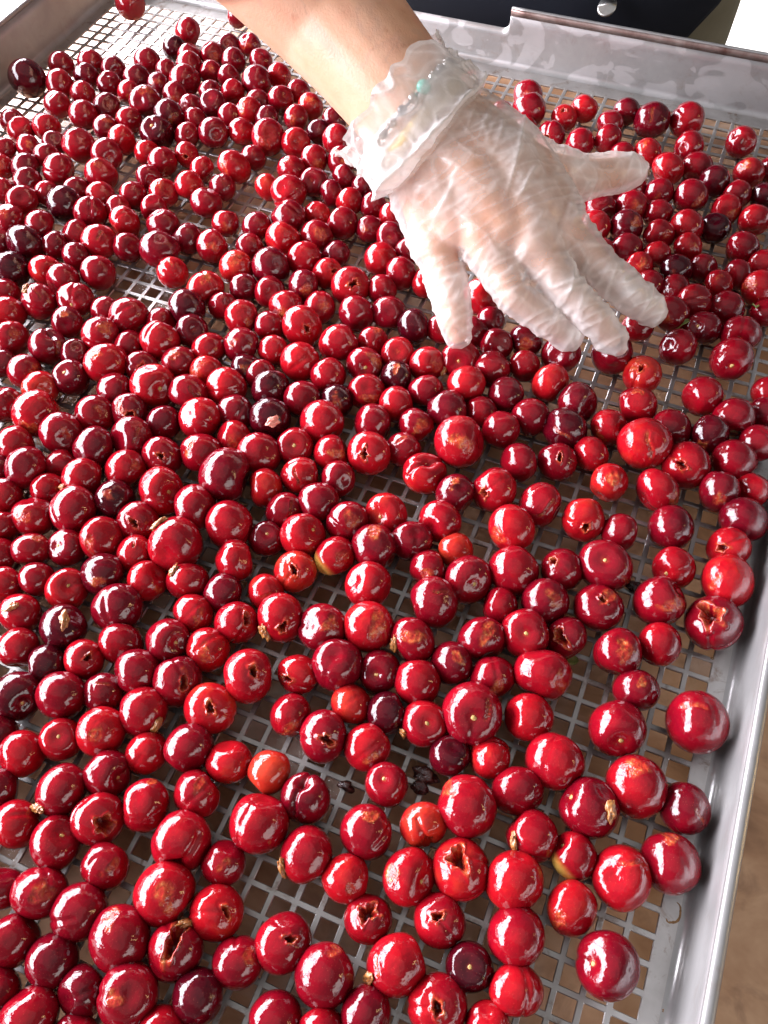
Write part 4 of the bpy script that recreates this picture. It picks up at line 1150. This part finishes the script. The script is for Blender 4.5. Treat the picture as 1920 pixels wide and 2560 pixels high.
-0.24 31.48 1.01 1.01 b||
-33.57 -13.47 0.89 0.89 r||
-53.98 0.88 0.80 0.80 r||
-45.09 -16.68 0.85 0.85 r||
-54.79 17.15 0.80 0.80 r||
-10.75 -20.91 0.83 0.83 r||
-46.52 2.54 0.90 0.90 r||
-52.51 -18.68 0.84 0.84 b||
-28.78 -15.68 0.90 0.90 r||
-46.40 -14.55 1.03 1.03 b||
-46.75 -21.28 1.02 1.02 d||
-50.26 -2.61 0.94 0.94 r||
-47.80 5.11 0.88 0.88 r||
-43.81 -8.99 1.01 1.01 r||
-48.75 -16.16 0.79 0.79 d||
-29.28 -23.34 0.98 0.98 r||
-42.10 -16.79 0.92 0.92 d||
-46.94 -7.91 0.88 0.88 r||
-33.21 -11.08 0.78 0.78 d||
-55.12 5.01 0.74 0.74 b||
-39.38 -17.01 0.74 0.74 r||
-36.07 -18.13 0.88 0.88 d||
-0.11 -20.10 0.80 0.80 r||
-40.05 -21.33 0.74 0.74 d||
-37.01 -23.62 0.85 0.85 b||
-38.24 -12.25 0.74 0.74 r||
-48.01 -22.84 0.89 0.89 r||
-55.29 -8.47 0.90 0.90 b||
-0.02 29.09 0.89 0.89 r||
-7.48 -23.91 0.92 0.92 d||
-55.16 19.90 0.82 0.82 r||
-41.29 -13.38 0.74 0.74 b||
-46.50 8.60 0.99 0.99 b||
-1.14 35.45 0.81 0.81 d||
-50.46 -10.57 0.74 0.74 b||
-55.44 7.66 0.86 0.86 d||
-35.08 -14.10 0.74 0.74 b||
-38.81 -13.96 0.93 0.93 b||
-41.49 -20.65 0.80 0.80 d||
0.17 36.25 0.74 0.74 r||
-41.88 -3.13 0.74 0.74 d||"""
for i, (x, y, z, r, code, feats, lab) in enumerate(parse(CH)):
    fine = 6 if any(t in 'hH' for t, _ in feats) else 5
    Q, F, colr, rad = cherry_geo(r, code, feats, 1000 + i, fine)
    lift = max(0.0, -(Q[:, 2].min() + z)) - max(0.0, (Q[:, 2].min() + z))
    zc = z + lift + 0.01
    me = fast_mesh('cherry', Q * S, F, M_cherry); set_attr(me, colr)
    o = bpy.data.objects.new('cherry', me); COL.objects.link(o); o.location = Vector((x, y, zc)) * S
    tag(o, lab, 'cherry', 'pitted cherries lying on the tray')
    c0 = np.array([x, y, zc]); V0, _ = ico(fine)
    for t, d in feats:
        surf = r * 0.99
        k = np.argmax(Q @ d / np.linalg.norm(Q, axis=1)); surf = np.linalg.norm(Q[k])
        if t == 't':
            pv, pf = lump(c0 + d * surf * 1.02, 0.20 * r + 0.04, 50 + i, 4, (1.45, 0.75, 0.6), d)
            meshobj('pulp', pv, pf, M_pink if 'pink' in lab else M_pulp, o, loc=c0 + d * surf)
        elif t == 'p':
            pv, pf = lump(c0 + d * (surf - 0.005), 0.075 * r + 0.02, 90 + i, 2, (1, 1, 0.45), d)
            meshobj('stem_scar', pv, pf, M_scar, o, loc=c0 + d * surf)
vs_, fs_, cs_, off = [], [], [], 0
for i, (x, y, z, r, code, feats, lab) in enumerate(parse(FAR)):
    Q, F, colr, rad = cherry_geo(r, code, feats, 5000 + i, 5 if any(t in 'hH' for t, _ in feats) else 4)
    lift = -(Q[:, 2].min() + z) + 0.01
    vs_.append(Q + np.array([x, y, z + lift])); fs_.append(F + off); cs_.append(colr); off += len(Q)
me = fast_mesh('far_cherries', np.concatenate(vs_) * S, np.concatenate(fs_), M_cherry); set_attr(me, np.concatenate(cs_))
fc = bpy.data.objects.new('far_cherries', me); COL.objects.link(fc)
tag(fc, 'mass of glossy red cherries spread over the far and outer parts of the tray', 'cherries', kind='stuff')

# ---------------------------------------------------------------- person: arm, gloved hand, dark clothes
J = {'arm': [(-32.06, 19.51, 20.0, 4.7), (-30.89, 21.75, 16.0, 3.8), (-27.5, 21.7, 13.0, 3.34), (-25.12, 20.8, 11.7, 3.08), (-22.93, 19.95, 10.4, 2.92), (-21.49, 19.36, 9.6, 2.6)],
  'palm_p': [(-21.51, 18.42, 9.0, 2.0), (-20.3, 16.99, 7.8, 1.85), (-19.2, 15.52, 6.3, 1.45), (-18.67, 14.82, 5.8, 1.3)],
  'palm_r': [(-20.96, 18.65, 9.5, 2.3), (-18.61, 17.18, 8.1, 2.0), (-16.41, 15.38, 6.9, 1.5), (-15.78, 14.9, 6.3, 1.3)],
  'palm_m': [(-20.62, 19.08, 9.7, 2.4), (-17.33, 18.16, 8.3, 2.1), (-14.73, 16.38, 7.2, 1.6), (-13.84, 15.62, 6.6, 1.3)],
  'palm_i': [(-20.37, 19.77, 9.6, 2.3), (-16.81, 19.68, 8.1, 2.1), (-14.02, 18.33, 7.1, 1.6), (-12.81, 17.26, 6.5, 1.35)],
  'back1': [(-20.88, 18.13, 8.8, 2.1), (-19.3, 16.67, 8.0, 2.0), (-17.86, 15.61, 6.9, 1.55)],
  'back2': [(-20.51, 18.47, 9.2, 2.2), (-17.8, 17.18, 8.3, 2.1), (-15.61, 15.85, 7.2, 1.6)],
  'back3': [(-19.88, 18.8, 9.4, 2.2), (-16.72, 18.18, 8.3, 2.1), (-14.32, 17.22, 7.2, 1.6)],
  'pinky': [(-18.67, 14.82, 5.8, 1.25), (-17.4, 13.31, 4.5, 0.98), (-16.79, 12.53, 3.45, 0.88), (-16.49, 12.26, 2.55, 0.7)],
  'ring': [(-15.78, 14.9, 6.3, 1.25), (-14.05, 13.42, 5.1, 0.86), (-12.28, 13.71, 3.85, 0.8), (-11.07, 14.23, 2.65, 0.74)],
  'middle': [(-13.84, 15.62, 6.6, 1.3), (-11.88, 14.72, 5.4, 0.86), (-10.02, 14.56, 4.05, 0.8), (-8.84, 14.79, 2.65, 0.72)],
  'index': [(-12.81, 17.26, 6.5, 1.35), (-10.54, 16.85, 5.3, 0.96), (-8.63, 16.94, 3.95, 0.92), (-7.34, 17.63, 2.65, 0.79)],
  'thumb': [(-19.35, 19.54, 8.8, 2.2), (-16.98, 20.39, 7.6, 2.0), (-15.0, 21.55, 6.5, 1.45), (-13.2, 23.46, 5.4, 1.2), (-11.78, 25.74, 4.5, 1.08), (-10.9, 27.13, 4.0, 0.85)],
  'web': [(-16.86, 19.27, 7.4, 1.6), (-15.04, 19.38, 6.8, 1.3), (-14.56, 19.5, 6.7, 1.1)],
  'tip_p': [(-16.48, 12.22, 2.6, 0.67), (-16.17, 11.92, 2.2, 0.2)],
  'tip_t': [(-11.03, 27.09, 4.0, 0.85), (-10.4, 28.01, 3.7, 0.35)],
  'tip_m': [(-8.84, 14.74, 2.7, 0.82), (-8.41, 14.58, 2.4, 0.42)],
  'tip_r': [(-11.12, 14.23, 2.7, 0.84), (-10.72, 14.23, 2.4, 0.47)],
  'cuff_axis': [(-19.99, 18.85, 8.5, 0), (-20.86, 19.08, 9.0, 0), (-22.11, 19.31, 9.8, 0), (-23.17, 19.41, 10.6, 0)],
  'scrap': [(-6.04, -2.55, 0.15, 0)],
  'crumbs': [(-12.95, -11.13, 0.2, 0.26), (-10.07, -9.53, 0.2, 0.36), (-10.14, -10.05, 0.15, 0.3), (-4.01, 2.25, 0.3, 0.32), (-25.78, 40.13, 0.2, 0.25)],
  'stain': [(0.44, -10.77, 0.0, 0), (0.86, -14.11, 0.0, 0), (-0.03, 0.07, 0.0, 0)],
  'films': [(-17.2, -10.38, 0.0, 0), (-16.32, -10.53, 0.0, 0), (-15.41, -10.6, 0.0, 0), (-13.43, -11.51, 0.0, 0), (-15.18, -11.4, 0.0, 0), (-23.98, -18.65, 0.0, 0), (-24.41, -18.77, 0.0, 0), (-12.75, 5.49, 0.0, 0), (-36.1, 11.25, 0.0, 0), (-36.89, 10.95, 0.0, 0), (-34.65, 10.26, 0.0, 0), (-0.4, -0.47, 0.0, 0), (-24.82, -6.68, 0.0, 0)]}
def chain_balls(pts, grow=0.0, scale=1.0, step=0.22):
    out = []
    for (a, b) in zip(pts[:-1], pts[1:]):
        pa, pb = np.array(a[:3]), np.array(b[:3]); n = max(2, int(np.linalg.norm(pb - pa) / step))
        for k in range(n):
            t = k / n; out.append((pa + (pb - pa) * t, (a[3] + (b[3] - a[3]) * t) * scale + grow))
    out.append((np.array(pts[-1][:3]), pts[-1][3] * scale + grow)); return out
def remesh(balls, voxel, smooth_it, name, sub=3):
    V, F = ico(sub); vv, ff = [], []
    for k, (p, r) in enumerate(balls): vv.append(V * r + p); ff.append(F + k * len(V))
    me = bpy.data.meshes.new(name)
    me.from_pydata((np.concatenate(vv) * S).tolist(), [], np.concatenate(ff).tolist())
    o = bpy.data.objects.new(name, me); COL.objects.link(o)
    m = o.modifiers.new('r', 'REMESH'); m.mode = 'VOXEL'; m.voxel_size = voxel * S
    sm = o.modifiers.new('s', 'SMOOTH'); sm.factor = 0.5; sm.iterations = smooth_it
    dg = bpy.context.evaluated_depsgraph_get(); ev = o.evaluated_get(dg)
    m2 = bpy.data.meshes.new_from_object(ev)
    bpy.data.objects.remove(o); bpy.data.meshes.remove(me)
    v = np.empty(len(m2.vertices) * 3, np.float32); m2.vertices.foreach_get('co', v); v = v.reshape(-1, 3) / S
    nn = np.empty(len(m2.vertices) * 3, np.float32); m2.vertices.foreach_get('normal', nn); nn = nn.reshape(-1, 3)
    f = [tuple(q.vertices) for q in m2.polygons]; bpy.data.meshes.remove(m2)
    return v.astype(float), nn, f
person = tag(empty('person', (-22, 57, -70)), 'person in dark navy clothes reaching a gloved hand over the cherries', 'person')
HAND = ['palm_p', 'palm_r', 'palm_m', 'palm_i', 'back1', 'back2', 'back3', 'pinky', 'ring', 'middle', 'index', 'thumb', 'web']
sk = {'back1': .86, 'back2': .86, 'back3': .86, 'palm_p': .86, 'palm_r': .86, 'palm_m': .86, 'palm_i': .86, 'pinky': .78, 'ring': .78, 'middle': .78, 'index': .78, 'thumb': .80, 'web': .82}
balls = chain_balls(J['arm'])
sh = J['arm'][0]
balls += chain_balls([sh, (sh[0] - 3, sh[1] + 16, sh[2] + 9, 5.6), (-37, 52, 44, 6.0)], step=0.5)
for h in HAND: balls += chain_balls(J[h], scale=sk[h])
v, nn, f = remesh(balls, 0.16, 8, 'body')
meshobj('body', v, f, M_skin, person)
# glove: loose shell over the hand
balls = []
for h in HAND + ['tip_p', 'tip_t', 'tip_m', 'tip_r']: balls += chain_balls(J[h], grow=0.10 if h[0] in 'pb' and h != 'pinky' else 0.05)
v, nn, f = remesh(balls, 0.11, 5, 'glove')
W0 = np.array(J['palm_m'][0][:3]); ax = np.array(J['palm_m'][2][:3]) - W0; ax /= np.linalg.norm(ax)
up = np.array([0, 0, 1.0]); tr_ = np.cross(up, ax); tr_ /= np.linalg.norm(tr_); up = np.cross(ax, tr_)
disp = np.zeros(len(v)); fold = np.zeros(len(v))
for k in range(len(v)):
    q = v[k] - W0; a_, t_, u_ = q @ ax, q @ tr_, q @ up
    n1 = noise.noise(Vector((a_ * 0.95 + t_ * 0.55, t_ * 0.22, u_ * 0.25)))
    n2 = noise.noise(Vector((a_ * 2.1 - t_ * 0.5 + 7, t_ * 0.45, u_ * 0.6)))
    n3 = noise.noise(Vector((a_ * 0.42, t_ * 0.42 + 3, u_ * 0.42)))
    n4 = noise.noise(Vector((a_ * 0.3 + 11, t_ * 0.9, u_ * 0.5)))
    msk = min(max(0.5 + 1.4 * n3, 0.0), 1.0)
    rdg = max(1 - abs(n1) * 3.2, 0) ** 2; rd2 = max(1 - abs(n2) * 2.6, 0) ** 2; rd4 = max(1 - abs(n4) * 6, 0) ** 2
    fg = min(max((a_ - 6.5) / 3, 0), 1)
    disp[k] = 0.11 * rdg * msk + (0.045 + 0.05 * fg) * rd2 + (0.14 - 0.05 * fg) * n3 + 0.07 * rd4 * (1 - msk)
    fold[k] = 0.42 * rdg * msk + 0.32 * rd2 + 0.55 * n3 + 0.25 * rd4 - 0.12
fold += 0.35 * sstep((v - W0) @ ax, 7, 13)
v2 = v + nn * disp[:, None]
keep = ((v2 - W0) @ ax) > -1.0
fk = [q for q in f if all(keep[i] for i in q)]
glove = meshobj('glove', v2, fk, M_glove, person)
a = glove.data.attributes.new('fold', 'FLOAT', 'POINT'); a.data.foreach_set('value', fold.astype(np.float32))
glove['label'] = 'thin milky plastic glove, wrinkled over the hand'
# loose cuff: ruffled sleeve of the glove round the wrist
ca_ = [np.array(q[:3]) for q in J['cuff_axis']]
axis = ca_[-1] - ca_[0]; axis /= np.linalg.norm(axis)
e1 = np.cross(axis, np.array([0, 0, 1.0])); e1 /= np.linalg.norm(e1); e2 = np.cross(e1, axis)
NS, NP = 44, 220; cv, cf, cfold = [], [], []
for s_ in range(NS):
    t = s_ / (NS - 1); seg = min(int(t * 3), 2); lt = t * 3 - seg
    c_ = ca_[seg] + (ca_[seg + 1] - ca_[seg]) * lt
    for p_ in range(NP):
        ph = 2 * math.pi * p_ / NP
        cp, sp_ = math.cos(ph), math.sin(ph)
        base = 2.5 + 1.35 * min(t / 0.22, 1.0) ** 0.7 + 0.10 * t
        ru = noise.noise(Vector((cp * 2.0, sp_ * 2.0, t * 2.2))) * 0.55
        fo = noise.noise(Vector((cp * 3.2 + t * 1.5, sp_ * 3.2, t * 5.0 + 3))); fo = max(1 - abs(fo) * 3.5, 0) ** 2      # sharp creases
        f2 = noise.noise(Vector((cp * 8, sp_ * 8, t * 3.0 + 5)))
        ridge = 0.42 * math.exp(-((t - 0.26 - 0.05 * math.sin(2 * ph + 1)) / 0.055) ** 2)
        dph = abs((ph - math.pi + math.pi) % (2 * math.pi) - math.pi)
        bulge = 0.85 * math.exp(-((abs(ph - math.pi)) / 0.55) ** 2) * math.exp(-((t - 0.35) / 0.3) ** 2)
        rr = base + (ru + 0.24 * fo + 0.16 * f2 * (0.4 + t)) * min(t / 0.15, 1) + ridge + bulge
        el = 0.80
        if t > 0.2: rr = max(rr, 3.42 / math.hypot(cp, el * sp_))
        edge = 0.75 * noise.noise(Vector((cp * 1.6, sp_ * 1.6, 9))) * t + 0.3 * noise.noise(Vector((cp * 5, sp_ * 5, 2))) * t * t
        cv.append(c_ + e1 * cp * rr + e2 * sp_ * rr * el + axis * edge)
        cfold.append(0.10 + 0.7 * ridge + 0.55 * fo + 0.5 * max(ru, 0) + (0.4 if t > 0.95 else 0) + 0.5 * bulge)
for s_ in range(NS - 1):
    for p_ in range(NP):
        q = (p_ + 1) % NP; cf.append((s_ * NP + p_, s_ * NP + q, (s_ + 1) * NP + q, (s_ + 1) * NP + p_))
cuff = meshobj('cuff', cv, cf, M_glove, glove)
a = cuff.data.attributes.new('fold', 'FLOAT', 'POINT'); a.data.foreach_set('value', np.array(cfold, np.float32))
# bracelet of beads and a yellow band under the cuff
wc = ca_[2]; wr = 2.95
br = meshobj('bracelet', *(lambda pts: (pts[0], pts[1]))((lambda n=60, m=8: (
    [wc + (e1 * math.cos(2 * math.pi * i / n) + e2 * math.sin(2 * math.pi * i / n)) * (wr + 0.07 * math.cos(2 * math.pi * j / m)) + axis * (0.07 * math.sin(2 * math.pi * j / m)) for i in range(n) for j in range(m)],
    [(i * m + j, i * m + (j + 1) % m, ((i + 1) % n) * m + (j + 1) % m, ((i + 1) % n) * m + j) for i in range(n) for j in range(m)]))()), M_bead, person)
for i in range(26):
    ph = 2 * math.pi * i / 26
    p_ = wc + (e1 * math.cos(ph) + e2 * math.sin(ph)) * (wr + 0.12)
    V, F = ico(3); meshobj('bead', V * (0.34 if i % 6 == 2 else 0.26) + p_, F, M_turq if i % 6 == 2 else (M_silver if i % 2 else M_bead), br, loc=p_)
wb = ca_[1] + (ca_[2] - ca_[1]) * 0.35
bp = [wb + (e1 * math.cos(2 * math.pi * i / 64) + e2 * math.sin(2 * math.pi * i / 64) * .95) * (2.95 + 0.10 * k) + axis * q for i in range(64) for k, q in ((0, -0.38), (1, -0.36), (1, 0.36), (0, 0.38))]
bf = [(i * 4 + j, i * 4 + (j + 1) % 4, ((i + 1) % 64) * 4 + (j + 1) % 4, ((i + 1) % 64) * 4 + j) for i in range(64) for j in range(4)]
meshobj('wrist_band', bp, bf, M_brass, person)
# torso clothes
def shell(name, cxy, ax_, ay_, z0, z1, a0, a1, mat, seed, edge=None, nz=40, na=72):
    vv, ff = [], []
    for k in range(nz + 1):
        z = z0 + (z1 - z0) * k / nz
        h1 = a1 if edge is None else edge(z)
        for j in range(na + 1):
            t = a0 + (h1 - a0) * j / na
            wv = 1 + 0.035 * noise.noise(Vector((math.sin(t) * 2.2, math.cos(t) * 2.2, z * 0.07 + seed)))
            fl = 1 + 0.06 * math.sin((z + 70) / 100 * math.pi)
            vv.append((cxy[0] + ax_ * math.sin(t) * wv * fl, cxy[1] - ay_ * math.cos(t) * wv * fl, z))
    m = na + 1
    for k in range(nz):
        for j in range(na): ff.append((k * m + j, k * m + j + 1, (k + 1) * m + j + 1, (k + 1) * m + j))
    o = meshobj(name, vv, ff, mat, person)
    sl = o.modifiers.new('t', 'SOLIDIFY'); sl.thickness = 0.18 * S; sl.offset = -1
    return o
shell('trousers', (-24.6, 57.2), 15.6, 8.8, -70, 12, -math.pi, math.pi, M_olive, 2)
shell('shirt', (-24.6, 57.2), 16.1, 9.4, 11, 48, -math.pi, math.pi, M_navy, 8)
shell('apron', (-24.6, 57.2), 16.1, 9.5, -45, 44, -1.5, 1.3, M_navy, 5, edge=lambda z: 0.80 + 0.075 * (z + 2) if -8 < z < 8 else (1.5 if z >= 8 else 0.38))
bc = np.array([-17.2, 47.4, 2.75])
prof = [(0.0, 0.22), (0.55, 0.20), (0.78, 0.12), (0.92, 0.22), (1.02, 0.12), (1.0, -0.1), (0.0, -0.12)]
ct, st = math.cos(0.80), math.sin(0.80)
bvv = [bc + 0.66 * np.array([math.cos(2 * math.pi * i / 32) * d, -h * ct + math.sin(2 * math.pi * i / 32) * d * st, math.sin(2 * math.pi * i / 32) * d * ct - h * st + 0.12 * math.cos(2 * math.pi * i / 32) * d]) for i in range(32) for d, h in prof]
bff = [(i * 7 + j, i * 7 + j + 1, ((i + 1) % 32) * 7 + j + 1, ((i + 1) % 32) * 7 + j) for i in range(32) for j in range(6)]
meshobj('button', bvv, bff, M_silver, person)

# ---------------------------------------------------------------- small scraps lying on the mesh
names = ['dark crumb of cherry skin on bare mesh, left of a dimpled cherry at bottom centre', 'black wet shred of cherry skin on the mesh at bottom centre',
         'thin brown skin scrap beside the black wet shred', 'dark red pulp scrap on the mesh below a star-marked cherry, right side', 'tiny brown crumb on the border strip by the glove cuff']
for k, (x, y, z, r) in enumerate(J['crumbs']):
    pv, pf = lump((x, y, r * 0.35), r, 300 + k, 3, (1.25, 0.75, 0.45))
    tag(meshobj('pulp_crumb', pv, pf, M_crumb, loc=(x, y, 0)), names[k], 'crumb', 'scraps on the mesh')
x, y = J['scrap'][0][:2]
def leaf(center, ln, wd, ang, tilt, label):
    vv, ff = [], []
    for i in range(9):
        t = i / 8; wv = wd * math.sin(math.pi * (0.08 + 0.84 * t)) * (1 + 0.2 * math.sin(9 * t))
        for j in range(5):
            s_ = j / 4 * 2 - 1
            vv.append((ln * (t - 0.5), wv * s_, 0.10 * s_ * s_ + 0.12 * math.sin(3 * t)))
    for i in range(8):
        for j in range(4): ff.append((i * 5 + j, i * 5 + j + 1, (i + 1) * 5 + j + 1, (i + 1) * 5 + j))
    R_ = (Matrix.Rotation(ang, 3, 'Z') @ Matrix.Rotation(tilt, 3, 'Y'))
    vv = [tuple(R_ @ Vector(q) + Vector(center)) for q in vv]
    o = meshobj('leaf_scrap', vv, ff, M_leaf, loc=center)
    sl = o.modifiers.new('t', 'SOLIDIFY'); sl.thickness = 0.04 * S
    tag(o, label, 'leaf', 'green leaf scraps')
leaf((x, y, 0.18), 1.1, 0.32, 0.5, 0.1, 'small green leaf scrap on the mesh below the hollow cherry')
for x, y, z, r, code, feats, lab in parse(CH) + parse(FAR):
    for t, d in feats:
        if t == 'g':
            c_ = np.array([x, y, z]) + d * r * 1.05
            leaf(tuple(c_), 0.9, 0.2, math.atan2(d[1], d[0]) + 1.2, -0.7, 'green leaf scrap stuck to the cherry by the gloved index fingertip' if 'green' in lab else 'yellow-green leaf scrap on a dark cherry at the right edge')

# dried juice ring on the right border strip
M_stain = mat_simple('dried_juice', (0.16, 0.075, 0.02), (0.30, 0.16, 0.05), 500, 0.35, 0.0004)
def stain(cx_, cy_, rx, ry, a0, a1, wd, label, seed):
    vv, ff = [], []; n = 26
    for i in range(n + 1):
        t = a0 + (a1 - a0) * i / n; wv = wd * (0.55 + 0.9 * abs(noise.noise(Vector((i * 0.35, seed, 0))))) * math.sin(math.pi * (i + 0.6) / (n + 1.2)) ** 0.5
        q = 1 + 0.12 * noise.noise(Vector((i * 0.2, seed, 4)))
        for s_, h in ((-1, 0.0075), (-0.5, 0.016), (0.5, 0.016), (1, 0.0075)):
            vv.append((cx_ + (rx * q + s_ * wv) * math.cos(t), cy_ + (ry * q + s_ * wv) * math.sin(t), h))
    for i in range(n):
        for j in range(3): ff.append((i * 4 + j, i * 4 + j + 1, (i + 1) * 4 + j + 1, (i + 1) * 4 + j))
    tag(meshobj('juice_stain', vv, ff, M_stain, loc=(cx_, cy_, 0)), label, 'stain', 'dried juice marks')
x, y = J['stain'][0][:2]; stain(x, y, 0.30, 0.40, -2.2, 1.3, 0.07, 'brown dried juice ring on the right border strip, below the cherries', 1)
x, y = J['stain'][1][:2]; stain(x, y, 0.05, 0.06, 0, 6.0, 0.07, 'small brown juice spot on the right border strip near the bottom corner', 2)
x, y = J['stain'][2][:2]; stain(x, y, 0.06, 0.04, 0, 6.0, 0.05, 'brown juice speck at the foot of the right wall, beside the torn cherry', 3)

# wet juice films caught in a few holes of the mesh
M_film, nt_, bs_ = newmat('juice_film')
bs_.inputs['Base Color'].default_value = (0.45, 0.36, 0.30, 1); bs_.inputs['Roughness'].default_value = 0.06; bs_.inputs['Alpha'].default_value = 0.35
bump(nt_, bs_, noise_t(nt_, pos(nt_), 330, 3, 0.6, 1.0), 0.8, 0.002)
vv, ff = [], []
for x, y, *_ in J['films']:
    i = min(range(NX), key=lambda q: abs((hx[q][0] + hx[q][1]) / 2 - x)); j = min(range(NY), key=lambda q: abs((hy[q][0] + hy[q][1]) / 2 - y))
    b0 = len(vv); n = 6
    for a_ in range(n + 1):
        for b_ in range(n + 1):
            u_, w_ = a_ / n, b_ / n; sag = 16 * u_ * (1 - u_) * w_ * (1 - w_)
            vv.append((hx[i][0] + (hx[i][1] - hx[i][0]) * u_, hy[j][0] + (hy[j][1] - hy[j][0]) * w_, -0.05 - 0.05 * sag))
    for a_ in range(n):
        for b_ in range(n): ff.append((b0 + a_ * (n + 1) + b_, b0 + (a_ + 1) * (n + 1) + b_, b0 + (a_ + 1) * (n + 1) + b_ + 1, b0 + a_ * (n + 1) + b_ + 1))
tag(meshobj('juice_film', vv, ff, M_film), 'thin wet juice films caught in holes of the mesh', 'juice', kind='stuff')
